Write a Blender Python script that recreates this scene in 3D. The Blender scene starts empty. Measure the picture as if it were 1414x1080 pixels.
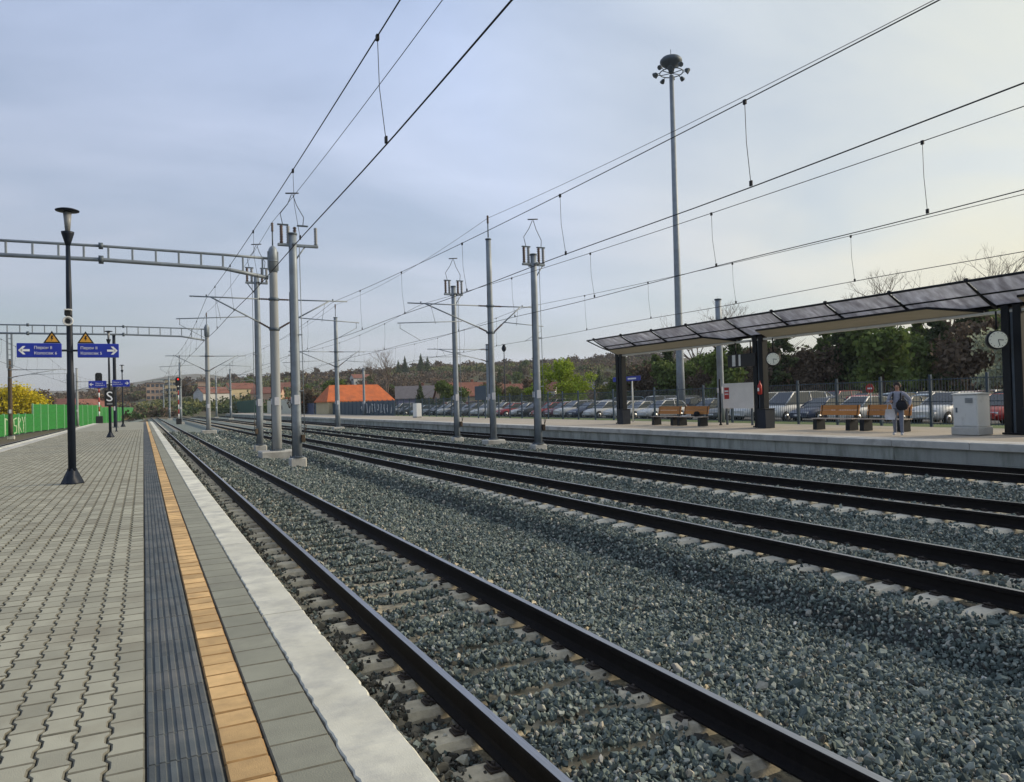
import bpy, math, random
import numpy as np
from mathutils import Vector, Matrix
random.seed(7)
RNG = np.random.default_rng(7)
R = math.radians
SC = bpy.context.scene
COL = SC.collection

# ------------------------------------------------------------------ camera
CAM_H = 1.57
cam_data = bpy.data.cameras.new('camera')
cam_data.sensor_width = 36.0
cam_data.lens = 36.0 * 1030.0 / 1414.0
cam_data.clip_start = 0.05
cam_data.clip_end = 12000
cam = bpy.data.objects.new('camera', cam_data)
COL.objects.link(cam)
YAW, PITCH, ROLL = R(26.32), R(0.737), 0.027
_f = Vector((math.sin(YAW) * math.cos(PITCH), math.cos(YAW) * math.cos(PITCH), math.sin(PITCH)))
_r = Vector((math.cos(YAW), -math.sin(YAW), 0))
_u = _r.cross(_f)
_cr = _r * math.cos(ROLL) - _u * math.sin(ROLL)
_cu = _r * math.sin(ROLL) + _u * math.cos(ROLL)
_m = Matrix((_cr, _cu, -_f)).transposed().to_4x4()
_m.translation = (0, 0, CAM_H)
cam.matrix_world = _m
SC.camera = cam

# ------------------------------------------------------------------ light, sky, exposure
SUN_AZ, SUN_EL = R(104), R(24)          # azimuth clockwise from +Y (along the tracks), elevation
w = bpy.data.worlds.new('World'); SC.world = w; w.use_nodes = True
nt = w.node_tree; nt.nodes.clear()
N = nt.nodes.new; L = nt.links.new
wo = N('ShaderNodeOutputWorld'); bg = N('ShaderNodeBackground'); bg.inputs[1].default_value = 0.137
sky = N('ShaderNodeTexSky'); sky.sky_type = 'NISHITA'; sky.sun_disc = False
sky.sun_elevation = SUN_EL; sky.sun_rotation = SUN_AZ
sky.air_density = 1.0; sky.dust_density = 2.2; sky.ozone_density = 1.6; sky.altitude = 100
tc = N('ShaderNodeTexCoord')
sep = N('ShaderNodeSeparateXYZ'); L(tc.outputs['Generated'], sep.inputs[0])
mx = N('ShaderNodeMath'); mx.operation = 'MAXIMUM'; L(sep.outputs[2], mx.inputs[0]); mx.inputs[1].default_value = 0.0
ad = N('ShaderNodeMath'); ad.operation = 'ADD'; L(mx.outputs[0], ad.inputs[0]); ad.inputs[1].default_value = 0.22
dv = N('ShaderNodeVectorMath'); dv.operation = 'DIVIDE'; L(tc.outputs['Generated'], dv.inputs[0])
cb = N('ShaderNodeCombineXYZ'); [L(ad.outputs[0], cb.inputs[i]) for i in range(3)]
L(cb.outputs[0], dv.inputs[1])
mp = N('ShaderNodeMapping'); mp.inputs['Scale'].default_value = (0.55, 1.0, 0.4); mp.inputs['Location'].default_value = (3.1, 1.7, 0.0)
mp.inputs['Rotation'].default_value = (0, 0, R(35))
L(dv.outputs[0], mp.inputs[0])
nz = N('ShaderNodeTexNoise'); nz.inputs['Scale'].default_value = 1.5; nz.inputs['Detail'].default_value = 6; nz.inputs['Roughness'].default_value = 0.5
nz.inputs['Distortion'].default_value = 0.35
L(mp.outputs[0], nz.inputs['Vector'])
rp = N('ShaderNodeValToRGB'); rp.color_ramp.elements[0].position = 0.37; rp.color_ramp.elements[1].position = 0.64
rp.color_ramp.elements[0].color = (0.46, 0.46, 0.46, 1); rp.color_ramp.elements[1].color = (0.88, 0.88, 0.88, 1)
L(nz.outputs['Fac'], rp.inputs[0])
nz2 = N('ShaderNodeTexNoise'); nz2.inputs['Scale'].default_value = 0.8; nz2.inputs['Detail'].default_value = 3
mp2 = N('ShaderNodeMapping'); mp2.inputs['Location'].default_value = (7.3, 2.2, 1.0); L(dv.outputs[0], mp2.inputs[0]); L(mp2.outputs[0], nz2.inputs['Vector'])
ccol = N('ShaderNodeMix'); ccol.data_type = 'RGBA'
ccol.inputs[6].default_value = (4.6, 4.7, 5.1, 1); ccol.inputs[7].default_value = (5.0, 5.75, 7.7, 1)
# cloud layer: whiter towards the horizon, bluer overhead, brighter on the side of the sun, with a little uneven thickness
el = N('ShaderNodeMapRange'); el.inputs['From Min'].default_value = 0.03; el.inputs['From Max'].default_value = 0.5; L(sep.outputs[2], el.inputs[0])
L(el.outputs[0], ccol.inputs[0])
sdv = N('ShaderNodeVectorMath'); sdv.operation = 'DOT_PRODUCT'; L(tc.outputs['Generated'], sdv.inputs[0])
sdv.inputs[1].default_value = (math.sin(SUN_AZ)*math.cos(SUN_EL), math.cos(SUN_AZ)*math.cos(SUN_EL), math.sin(SUN_EL))
br = N('ShaderNodeMapRange'); br.inputs['From Min'].default_value = -1; br.inputs['To Min'].default_value = 0.57; br.inputs['To Max'].default_value = 1.40; L(sdv.outputs['Value'], br.inputs[0])
th = N('ShaderNodeMapRange'); th.inputs['From Min'].default_value = 0.3; th.inputs['From Max'].default_value = 0.7; th.inputs['To Min'].default_value = 0.93; th.inputs['To Max'].default_value = 1.06; L(nz2.outputs['Fac'], th.inputs[0])
bm_ = N('ShaderNodeMath'); bm_.operation = 'MULTIPLY'; L(br.outputs[0], bm_.inputs[0]); L(th.outputs[0], bm_.inputs[1])
wm = N('ShaderNodeMapRange'); wm.inputs['From Min'].default_value = 0.30; wm.inputs['From Max'].default_value = 0.85; L(sdv.outputs['Value'], wm.inputs[0])
wcol = N('ShaderNodeMix'); wcol.data_type = 'RGBA'; wcol.inputs[6].default_value = (0.97, 1, 1.02, 1); wcol.inputs[7].default_value = (1.16, 1.0, 0.55, 1); L(wm.outputs[0], wcol.inputs[0])
csc = N('ShaderNodeVectorMath'); csc.operation = 'SCALE'; L(ccol.outputs[2], csc.inputs[0]); L(bm_.outputs[0], csc.inputs['Scale'])
mixs = N('ShaderNodeMix'); mixs.data_type = 'RGBA'
wtint = N('ShaderNodeMix'); wtint.data_type = 'RGBA'; wtint.blend_type = 'MULTIPLY'; wtint.inputs[0].default_value = 1.0; L(csc.outputs[0], wtint.inputs[6]); L(wcol.outputs[2], wtint.inputs[7])
L(rp.outputs[0], mixs.inputs[0]); L(sky.outputs[0], mixs.inputs[6]); L(wtint.outputs[2], mixs.inputs[7])
L(mixs.outputs[2], bg.inputs[0]); L(bg.outputs[0], wo.inputs[0])

sd = bpy.data.lights.new('sun', 'SUN'); sd.energy = 3.3; sd.angle = R(14); sd.color = (1.0, 0.86, 0.66)
so = bpy.data.objects.new('sun', sd); COL.objects.link(so)
_sdir = Vector((math.sin(SUN_AZ) * math.cos(SUN_EL), math.cos(SUN_AZ) * math.cos(SUN_EL), math.sin(SUN_EL)))
so.rotation_euler = (-_sdir).to_track_quat('-Z', 'Y').to_euler()
so.location = _sdir * 200

SC.render.engine = 'CYCLES'
SC.view_settings.view_transform = 'Standard'; SC.view_settings.look = 'None'
SC.view_settings.exposure = 0.0; SC.view_settings.gamma = 1.0; SC.view_settings.use_curve_mapping = False
SC.cycles.use_denoising = True
SC.cycles.max_bounces = 5; SC.cycles.diffuse_bounces = 2; SC.cycles.glossy_bounces = 2
SC.cycles.transmission_bounces = 3; SC.cycles.transparent_max_bounces = 6

# ------------------------------------------------------------------ materials
MATS = {}
def M(name, col, rough=0.75, metal=0.0, var=0.12, vs=3.0, rand=0.0, bump=0.0, bs=60.0, spec=0.4,
      dirt=None, ds=1.5, damt=0.5, dlo=0.5, dhi=0.65, emit=0, hue=None, stretch=None, translucent=0.0):
    """procedural principled material: base colour varied by world noise, per piece randomness, patches of dirt, fine relief"""
    m = bpy.data.materials.new(name); m.use_nodes = True
    nt = m.node_tree; b = nt.nodes['Principled BSDF']; N = nt.nodes.new; L = nt.links.new
    b.inputs['Roughness'].default_value = rough; b.inputs['Metallic'].default_value = metal
    b.inputs['Specular IOR Level'].default_value = spec
    geo = N('ShaderNodeNewGeometry')
    vec = geo.outputs['Position']
    if stretch:
        mp = N('ShaderNodeMapping'); mp.inputs['Scale'].default_value = stretch; L(vec, mp.inputs[0]); vec = mp.outputs[0]
    rgb = N('ShaderNodeRGB'); rgb.outputs[0].default_value = (*col, 1); out = rgb.outputs[0]
    def mixc(fac, a, bcol, mode='MIX'):
        x = N('ShaderNodeMix'); x.data_type = 'RGBA'; x.blend_type = mode
        if hasattr(fac, 'is_linked') or hasattr(fac, 'links'): L(fac, x.inputs[0])
        else: x.inputs[0].default_value = fac
        L(a, x.inputs[6])
        if isinstance(bcol, tuple): x.inputs[7].default_value = (*bcol, 1)
        else: L(bcol, x.inputs[7])
        return x.outputs[2]
    if var:
        n = N('ShaderNodeTexNoise'); n.inputs['Scale'].default_value = vs; n.inputs['Detail'].default_value = 5; n.inputs['Roughness'].default_value = 0.62
        L(vec, n.inputs['Vector'])
        mr = N('ShaderNodeMapRange'); mr.inputs['From Min'].default_value = 0.25; mr.inputs['From Max'].default_value = 0.75
        mr.inputs['To Min'].default_value = 1 - var; mr.inputs['To Max'].default_value = 1 + var; L(n.outputs['Fac'], mr.inputs[0])
        vm = N('ShaderNodeVectorMath'); vm.operation = 'SCALE'; L(out, vm.inputs[0]); L(mr.outputs[0], vm.inputs['Scale']); out = vm.outputs[0]
    if rand or hue:
        oi = N('ShaderNodeObjectInfo'); a = N('ShaderNodeMath'); a.operation = 'ADD'
        L(oi.outputs['Random'], a.inputs[0]); L(geo.outputs['Random Per Island'], a.inputs[1])
        fr = N('ShaderNodeMath'); fr.operation = 'FRACT'; L(a.outputs[0], fr.inputs[0])
        if hue:
            cr = N('ShaderNodeValToRGB'); els = cr.color_ramp.elements
            while len(els) < len(hue): els.new(0.5)
            for e, (p, c) in zip(els, hue): e.position = p; e.color = (*c, 1)
            mu = N('ShaderNodeMath'); mu.operation = 'MULTIPLY'; L(fr.outputs[0], mu.inputs[0]); mu.inputs[1].default_value = 7.31
            f2 = N('ShaderNodeMath'); f2.operation = 'FRACT'; L(mu.outputs[0], f2.inputs[0])
            L(f2.outputs[0], cr.inputs[0]); out = mixc(1.0, out, cr.outputs[0], 'MULTIPLY')
        if rand:
            mr = N('ShaderNodeMapRange'); mr.inputs['To Min'].default_value = 1 - rand; mr.inputs['To Max'].default_value = 1 + rand; L(fr.outputs[0], mr.inputs[0])
            vm = N('ShaderNodeVectorMath'); vm.operation = 'SCALE'; L(out, vm.inputs[0]); L(mr.outputs[0], vm.inputs['Scale']); out = vm.outputs[0]
    if dirt:
        n = N('ShaderNodeTexNoise'); n.inputs['Scale'].default_value = ds; n.inputs['Detail'].default_value = 7; n.inputs['Roughness'].default_value = 0.65
        L(vec, n.inputs['Vector'])
        mr = N('ShaderNodeMapRange'); mr.inputs['From Min'].default_value = dlo; mr.inputs['From Max'].default_value = dhi
        mr.inputs['To Max'].default_value = damt; L(n.outputs['Fac'], mr.inputs[0]); out = mixc(mr.outputs[0], out, dirt)
    L(out, b.inputs['Base Color'])
    if bump:
        n = N('ShaderNodeTexNoise'); n.inputs['Scale'].default_value = bs; n.inputs['Detail'].default_value = 4; L(geo.outputs['Position'], n.inputs['Vector'])
        bp = N('ShaderNodeBump'); bp.inputs['Strength'].default_value = bump; bp.inputs['Distance'].default_value = 0.02
        L(n.outputs['Fac'], bp.inputs['Height']); L(bp.outputs[0], b.inputs['Normal'])
    if emit:
        b.inputs['Emission Color'].default_value = (*col, 1); b.inputs['Emission Strength'].default_value = emit
    if translucent:
        tr = N('ShaderNodeBsdfTranslucent'); L(out, tr.inputs[0]); ms = N('ShaderNodeMixShader'); ms.inputs[0].default_value = translucent
        L(b.outputs[0], ms.inputs[1]); L(tr.outputs[0], ms.inputs[2]); L(ms.outputs[0], nt.nodes['Material Output'].inputs[0])
    MATS[name] = m
    return m

# ------------------------------------------------------------------ mesh builder
class MB:
    def __init__(s): s.v = []; s.f = []; s.mi = []; s.sm = []
    def _add(s, vs, fs, m=0, smooth=False):
        o = len(s.v); s.v += [tuple(p) for p in vs]
        for f in fs: s.f.append(tuple(i + o for i in f)); s.mi.append(m); s.sm.append(smooth)
        return s
    def box(s, x0, x1, y0, y1, z0, z1, m=0):
        return s._add([(x0,y0,z0),(x1,y0,z0),(x1,y1,z0),(x0,y1,z0),(x0,y0,z1),(x1,y0,z1),(x1,y1,z1),(x0,y1,z1)],
                      [(3,2,1,0),(4,5,6,7),(0,1,5,4),(1,2,6,5),(2,3,7,6),(3,0,4,7)], m)
    def cbox(s, x0, x1, y0, y1, z0, z1, c=0.01, m=0):
        """chamfered box"""
        cx, cy, cz = (x0+x1)/2, (y0+y1)/2, (z0+z1)/2; hx, hy, hz = (x1-x0)/2, (y1-y0)/2, (z1-z0)/2
        c = min(c, hx*0.45, hy*0.45, hz*0.45)
        vs = []; idx = {}
        for sx in (-1,1):
            for sy in (-1,1):
                for sz in (-1,1):
                    for a in range(3):
                        d = [hx-c, hy-c, hz-c]; d[a] = (hx, hy, hz)[a]
                        idx[(sx,sy,sz,a)] = len(vs); vs.append((cx+sx*d[0], cy+sy*d[1], cz+sz*d[2]))
        fs = []
        def q(keys, n):
            p = [Vector(vs[idx[k]]) for k in keys]
            nn = (p[1]-p[0]).cross(p[2]-p[0])
            ks = keys if nn.dot(Vector(n)) > 0 else keys[::-1]
            fs.append(tuple(idx[k] for k in ks))
        for a in range(3):
            b, d = (a+1) % 3, (a+2) % 3
            for sg in (-1,1):
                keys = []
                for (p, r_) in ((-1,-1),(1,-1),(1,1),(-1,1)):
                    k = [0,0,0]; k[a] = sg; k[b] = p; k[d] = r_; keys.append((*k, a))
                n = [0,0,0]; n[a] = sg; q(keys, n)
            for sb in (-1,1):
                for sdd in (-1,1):
                    keys = []
                    for (sa, ax) in ((-1,b),(1,b),(1,d),(-1,d)):
                        k = [0,0,0]; k[a] = sa; k[b] = sb; k[d] = sdd; keys.append((*k, ax))
                    n = [0,0,0]; n[b] = sb; n[d] = sdd; q(keys, n)
        for sx in (-1,1):
            for sy in (-1,1):
                for sz in (-1,1): q([(sx,sy,sz,0),(sx,sy,sz,1),(sx,sy,sz,2)], (sx,sy,sz))
        return s._add(vs, fs, m)
    def tube(s, pts, r, n=8, m=0, cap=True, smooth=True):
        pts = [Vector(p) for p in pts]; k = len(pts)
        rs = r if isinstance(r, (list, tuple)) else [r]*k
        vs = []; fs = []; up = None
        for i, p in enumerate(pts):
            d = (pts[min(i+1,k-1)] - pts[max(i-1,0)]).normalized()
            if up is None:
                up = Vector((0,0,1)) if abs(d.z) < 0.9 else Vector((1,0,0))
            a = d.cross(up)
            if a.length < 1e-4: a = d.cross(Vector((0,1,0)))
            a.normalize(); b = a.cross(d).normalized(); up = b
            for j in range(n):
                t = 2*math.pi*j/n + math.pi/n
                vs.append(p + (a*math.cos(t) + b*math.sin(t))*rs[i])
        for i in range(k-1):
            for j in range(n):
                j2 = (j+1) % n
                fs.append((i*n+j, (i+1)*n+j, (i+1)*n+j2, i*n+j2))
        s._add(vs, fs, m, smooth)
        if cap:
            o = len(s.v) - len(vs)
            s.f.append(tuple(o+j for j in range(n))); s.mi.append(m); s.sm.append(False)
            s.f.append(tuple(o+(k-1)*n+j for j in range(n))[::-1]); s.mi.append(m); s.sm.append(False)
        return s
    def lathe(s, prof, n=16, o=(0,0,0), m=0, smooth=True, ax='z'):
        vs = []; fs = []
        for (r, z) in prof:
            for j in range(n):
                t = 2*math.pi*j/n
                p = (r*math.cos(t), r*math.sin(t), z)
                if ax == 'x': p = (p[2], p[0], p[1])
                if ax == 'y': p = (p[1], p[2], p[0])
                vs.append((p[0]+o[0], p[1]+o[1], p[2]+o[2]))
        k = len(prof)
        for i in range(k-1):
            for j in range(n):
                j2 = (j+1) % n; fs.append((i*n+j, i*n+j2, (i+1)*n+j2, (i+1)*n+j))
        fs.append(tuple(range(n))[::-1]); fs.append(tuple((k-1)*n+j for j in range(n)))
        s._add(vs, fs[:-2], m, smooth)
        off = len(s.v) - len(vs)
        for f in fs[-2:]: s.f.append(tuple(i+off for i in f)); s.mi.append(m); s.sm.append(False)
        return s
    def prism(s, poly, a, b, ax='y', m=0):
        """polygon (2d) extruded along an axis from a to b; poly in the remaining two axes in order"""
        def P(u, v, t): return {'x': (t,u,v), 'y': (u,t,v), 'z': (u,v,t)}[ax]
        n = len(poly); vs = [P(u,v,a) for u,v in poly] + [P(u,v,b) for u,v in poly]
        fs = [tuple(range(n)), tuple(range(n,2*n))[::-1]] + [(i, i+n, (i+1) % n + n, (i+1) % n) for i in range(n)]
        area = sum(poly[i][0]*poly[(i+1)%n][1]-poly[(i+1)%n][0]*poly[i][1] for i in range(n))
        flip = (area > 0) != (ax == 'y')
        if a > b: flip = not flip
        if flip: fs = [f[::-1] for f in fs]
        return s._add(vs, fs, m)
    def face(s, pts, m=0): return s._add(pts, [tuple(range(len(pts)))], m)
    def mesh(s, name, mats):
        me = bpy.data.meshes.new(name)
        me.from_pydata(s.v, [], s.f)
        for m in (mats if isinstance(mats, (list, tuple)) else [mats]):
            me.materials.append(MATS[m] if isinstance(m, str) else m)
        me.polygons.foreach_set('material_index', s.mi); me.polygons.foreach_set('use_smooth', s.sm)
        me.update()
        return me
    def build(s, name, mats, parent=None, loc=None, rz=0):
        return place(name, s.mesh(name, mats), parent, loc, rz)

def place(name, me, parent=None, loc=None, rz=0, scale=None):
    o = bpy.data.objects.new(name, me); COL.objects.link(o)
    if parent is not None: o.parent = parent
    if loc is not None: o.location = loc
    if rz: o.rotation_euler = (0,0,rz)
    if scale is not None: o.scale = scale if hasattr(scale, '__len__') else (scale,)*3
    return o
def tag(o, label, cat, group=None):
    o['label'] = label; o['category'] = cat
    if group: o['group'] = group
    return o
def kind(o, k): o['kind'] = k; return o
def thing(name, label, cat, loc=(0,0,0), rz=0, group=None):
    o = bpy.data.objects.new(name, None); COL.objects.link(o); o.empty_display_size = 0.2
    o.location = loc; o.rotation_euler = (0,0,rz)
    return tag(o, label, cat, group)
def copy_tree(src, parent=None, mats=None):
    c = src.copy(); COL.objects.link(c); c.parent = parent
    for ch in list(src.children): copy_tree(ch, c, mats)
    return c
def text_mesh(body, size, mat, name='lettering', align='LEFT', ext=0.002):
    cu = bpy.data.curves.new(name, 'FONT'); cu.body = body; cu.size = size; cu.extrude = ext; cu.align_x = align; cu.resolution_u = 3
    o = bpy.data.objects.new(name, cu); COL.objects.link(o)
    dg = bpy.context.evaluated_depsgraph_get(); me = bpy.data.meshes.new_from_object(o.evaluated_get(dg))
    bpy.data.objects.remove(o); bpy.data.curves.remove(cu)
    me.materials.clear(); me.materials.append(MATS[mat]); me.name = name
    return me
def join_np(chunks):
    """chunks: list of (verts Nx3, faces list of equal length K) -> verts, faces"""
    vs = []; fs = []; o = 0
    for v, f in chunks:
        vs.append(v); fs.append(np.asarray(f)+o); o += len(v)
    return np.concatenate(vs), np.concatenate(fs)
def dark_edges(me, mat):
    """sloping rim faces of a paving piece get a darker colour: joint grime and chamfer shading together"""
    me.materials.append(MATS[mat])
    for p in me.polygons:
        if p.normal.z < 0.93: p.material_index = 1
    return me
def np_mesh(name, v, f, mat, smooth=False):
    v = np.asarray(v, np.float32); f = np.asarray(f, np.int32); k = f.shape[1]
    me = bpy.data.meshes.new(name)
    me.vertices.add(len(v)); me.vertices.foreach_set('co', v.ravel())
    me.loops.add(f.size); me.loops.foreach_set('vertex_index', f.ravel())
    me.polygons.add(len(f)); me.polygons.foreach_set('loop_start', np.arange(len(f), dtype=np.int32)*k)
    me.materials.append(MATS[mat]); me.update(calc_edges=True)
    me.polygons.foreach_set('use_smooth', np.full(len(f), smooth))
    return me
def smooth01(t): t = np.clip(t, 0, 1); return t*t*(3-2*t)
# ------------------------------------------------------------------ palette
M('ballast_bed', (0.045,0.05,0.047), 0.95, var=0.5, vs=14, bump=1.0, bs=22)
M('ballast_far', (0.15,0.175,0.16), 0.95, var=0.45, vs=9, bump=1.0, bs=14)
M('stone', (1,1,1), 0.88, var=0.25, vs=30, spec=0.3, hue=[(0.0,(0.045,0.06,0.056)),(0.28,(0.092,0.118,0.109)),(0.55,(0.15,0.182,0.165)),(0.8,(0.225,0.255,0.232)),(0.93,(0.31,0.33,0.295)),(0.985,(0.40,0.36,0.29)),(1.0,(0.5,0.5,0.48))])
M('dark_stone', (1,1,1), 0.88, var=0.25, vs=30, spec=0.3, hue=[(0.0,(0.03,0.03,0.026)),(0.5,(0.075,0.072,0.06)),(0.85,(0.125,0.12,0.10)),(1.0,(0.2,0.185,0.15))])
M('rail_steel', (0.008,0.0065,0.006), 0.8, metal=0.0, var=0.4, vs=9, bump=0.2, bs=90, spec=0.2)
M('rail_top', (0.36,0.36,0.37), 0.4, metal=1.0, var=0.2, vs=6, stretch=(20,0.6,1))
M('sleeper', (0.60,0.55,0.44), 0.9, var=0.2, vs=9, rand=0.14, bump=0.3, bs=70, dirt=(0.22,0.18,0.13), ds=5, damt=0.6, dlo=0.54, dhi=0.74)
M('joint_grime_shade', (0.15,0.143,0.112), 0.95, var=0.3, vs=12)  # rim colour: grime of the joints with chamfer shading painted in
M('orange_grime_shade', (0.30,0.18,0.075), 0.95, var=0.3, vs=12)  # orange tile rims: brown joint grime plus painted chamfer shading
M('sleeper_stained', (0.50,0.44,0.32), 0.9, var=0.3, vs=9, rand=0.2, bump=0.3, bs=70, dirt=(0.13,0.11,0.08), ds=4, damt=0.7, dlo=0.5, dhi=0.7)
M('clip_steel', (0.05,0.04,0.035), 0.7, metal=0.3, var=0.3, vs=30)
M('paver', (0.335,0.325,0.255), 0.88, var=0.14, vs=1.6, rand=0.17, bump=0.25, bs=160, dirt=(0.19,0.165,0.12), ds=1.1, damt=0.6, dlo=0.5, dhi=0.72)
M('joint_sand', (0.06,0.056,0.046), 0.95, var=0.3, vs=20, bump=0.4, bs=90)
M('tactile', (0.078,0.09,0.094), 0.82, var=0.25, vs=3.5, rand=0.2, bump=0.2, bs=120, dirt=(0.17,0.165,0.155), ds=1.6, damt=0.65, dlo=0.47, dhi=0.68)
M('orange_tile', (0.56,0.365,0.165), 0.85, var=0.25, vs=5, rand=0.28, bump=0.22, bs=140, dirt=(0.22,0.15,0.09), ds=2.0, damt=0.5, dlo=0.52, dhi=0.75)
M('edge_slab', (0.25,0.25,0.198), 0.88, var=0.14, vs=2.5, rand=0.08, bump=0.22, bs=130, dirt=(0.16,0.155,0.13), ds=1.6, damt=0.4)
M('coping', (0.64,0.625,0.53), 0.9, var=0.22, vs=1.6, rand=0.1, bump=0.14, bs=120, dirt=(0.31,0.31,0.30), ds=2.6, damt=0.6, dlo=0.46, dhi=0.66)
M('concrete', (0.36,0.37,0.335), 0.9, var=0.25, vs=1.2, rand=0.14, bump=0.3, bs=40, dirt=(0.12,0.14,0.105), ds=1.7, damt=0.75, dlo=0.47, dhi=0.7, stretch=(1,1,0.25))
M('pale_concrete', (0.47,0.46,0.42), 0.9, var=0.18, vs=1.5, rand=0.07, bump=0.3, bs=45, dirt=(0.22,0.2,0.17), ds=1.3, damt=0.5)
M('far_paving', (0.40,0.35,0.28), 0.9, var=0.15, vs=1.2, bump=0.2, bs=60, dirt=(0.27,0.24,0.19), ds=0.5, damt=0.5)
M('asphalt', (0.07,0.07,0.072), 0.9, var=0.25, vs=0.6, bump=0.3, bs=80)
M('road_paint', (0.7,0.7,0.68), 0.8, var=0.15, vs=3)
M('grass', (0.075,0.11,0.032), 0.95, var=0.5, vs=1.5, bump=0.6, bs=20)
M('land', (0.105,0.082,0.050), 0.95, var=0.35, vs=0.02, bump=0.3, bs=0.6, dirt=(0.07,0.085,0.03), ds=0.012, damt=0.9, dlo=0.48, dhi=0.6)
M('galv', (0.24,0.275,0.31), 0.55, metal=0.35, var=0.14, vs=2.5, dirt=(0.17,0.17,0.165), ds=1.5, damt=0.35)
M('spun_concrete', (0.31,0.325,0.33), 0.8, var=0.14, vs=2.0, bump=0.15, bs=50, dirt=(0.2,0.2,0.19), ds=1.0, damt=0.4, stretch=(2,2,0.3))
M('dark_galv', (0.10,0.125,0.15), 0.6, metal=0.4, var=0.2, vs=3)
M('porcelain', (0.09,0.055,0.045), 0.35, var=0.2, vs=8)
M('grey_insulator', (0.24,0.25,0.26), 0.45, var=0.15, vs=8)
M('wire', (0.022,0.023,0.026), 0.6, metal=0.5, var=0.1)
M('band_white', (0.62,0.62,0.65), 0.7, var=0.1)
M('navy_paint', (0.009,0.015,0.028), 0.5, var=0.2, vs=4, spec=0.3)
M('sign_blue', (0.010,0.03,0.36), 0.45, var=0.06, vs=5, spec=0.5)
M('sign_white', (0.78,0.80,0.84), 0.6, var=0.03)
M('sign_black', (0.012,0.013,0.015), 0.5, var=0.1)
M('sign_amber', (0.62,0.33,0.05), 0.55, var=0.15, vs=20)
M('signal_red', (0.9,0.02,0.012), 0.4, var=0, emit=2.2)
M('red_paint', (0.42,0.03,0.025), 0.5, var=0.15)
M('white_paint', (0.74,0.74,0.72), 0.55, var=0.08, vs=2)
M('cream_paint', (0.60,0.57,0.47), 0.7, var=0.1, vs=2)
M('cabinet_grey', (0.60,0.61,0.58), 0.6, var=0.06, vs=2, dirt=(0.3,0.3,0.27), ds=2, damt=0.35, dlo=0.55)
M('clock_face', (0.86,0.88,0.74), 0.5, var=0.04)
M('bench_wood', (0.46,0.19,0.045), 0.6, var=0.25, vs=3, rand=0.12, stretch=(12,0.8,12), bump=0.15, bs=60)
M('seat_wood', (0.40,0.34,0.29), 0.65, var=0.2, vs=3, rand=0.1, stretch=(12,0.8,12))
M('shelter_steel', (0.006,0.009,0.013), 0.55, var=0.2, vs=3, spec=0.25)
M('polycarbonate', (0.60,0.62,0.68), 0.35, var=0.3, vs=1.6, stretch=(1,3,1), translucent=0.6, dirt=(0.2,0.19,0.24), ds=1.1, damt=0.6, dlo=0.45, dhi=0.7)
M('soffit', (0.40,0.37,0.29), 0.7, var=0.1, vs=1.5, stretch=(6,1,1))
M('noise_green', (0.015,0.19,0.022), 0.6, var=0.18, vs=0.9, stretch=(1,1,4))
M('noise_post', (0.22,0.42,0.25), 0.6, var=0.1)
M('glass_dark', (0.015,0.02,0.025), 0.12, var=0.1, spec=0.8)
M('window_glass', (0.05,0.06,0.075), 0.15, var=0.1, spec=0.7)
M('tyre', (0.015,0.015,0.016), 0.85, var=0.2)
M('hub_metal', (0.4,0.41,0.42), 0.4, metal=0.7, var=0.1)
M('lamp_clear', (0.6,0.62,0.65), 0.2, var=0.05)
M('tail_red', (0.35,0.015,0.012), 0.3, var=0.05)
M('fence_steel', (0.055,0.085,0.12), 0.6, metal=0.2, var=0.15, vs=3)
M('bark', (0.085,0.065,0.048), 0.95, var=0.3, vs=6, bump=0.4, bs=30)
M('twig', (0.15,0.115,0.09), 0.95, var=0.3, vs=4)
M('leaf_dark', (0.055,0.083,0.03), 0.8, var=0.35, vs=0.7, rand=0.4, translucent=0.25)
M('leaf_mid', (0.105,0.15,0.038), 0.8, var=0.35, vs=0.7, rand=0.35, translucent=0.3)
M('leaf_spring', (0.26,0.34,0.028), 0.8, var=0.3, vs=0.5, rand=0.3, translucent=0.35)
M('leaf_yellow', (0.56,0.46,0.02), 0.8, var=0.3, vs=0.6, rand=0.3, translucent=0.3)
M('leaf_brown', (0.115,0.085,0.058), 0.9, var=0.35, vs=0.5, rand=0.4, translucent=0.15)
M('leaf_olive', (0.14,0.15,0.055), 0.9, var=0.35, vs=0.5, rand=0.35, translucent=0.2)
M('leaf_blossom', (0.33,0.36,0.25), 0.8, var=0.2, vs=1, rand=0.35, translucent=0.3)
M('roof_orange', (0.50,0.13,0.04), 0.8, var=0.2, vs=1.2, rand=0.15, dirt=(0.28,0.09,0.045), ds=0.5, damt=0.5)
M('roof_red', (0.20,0.085,0.06), 0.85, var=0.25, vs=0.8, rand=0.15)
M('roof_blue', (0.06,0.08,0.16), 0.6, var=0.15, vs=1)
M('roof_grey', (0.14,0.13,0.14), 0.8, var=0.2, vs=1)
M('render_white', (0.56,0.55,0.52), 0.85, var=0.1, vs=0.5)
M('render_cream', (0.52,0.43,0.27), 0.85, var=0.1, vs=0.5)
M('render_peach', (0.48,0.33,0.24), 0.85, var=0.1, vs=0.3)
M('render_lilac', (0.27,0.25,0.42), 0.85, var=0.1, vs=0.5)
M('skin', (0.42,0.24,0.17), 0.6, var=0.08)
M('hoodie', (0.31,0.32,0.38), 0.9, var=0.2, vs=18)
M('denim', (0.17,0.19,0.24), 0.9, var=0.2, vs=18)
M('shoe', (0.55,0.55,0.55), 0.7, var=0.1)
M('hair', (0.025,0.016,0.012), 0.7, var=0.2)
M('black_cloth', (0.012,0.013,0.018), 0.85, var=0.3, vs=14)
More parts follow.
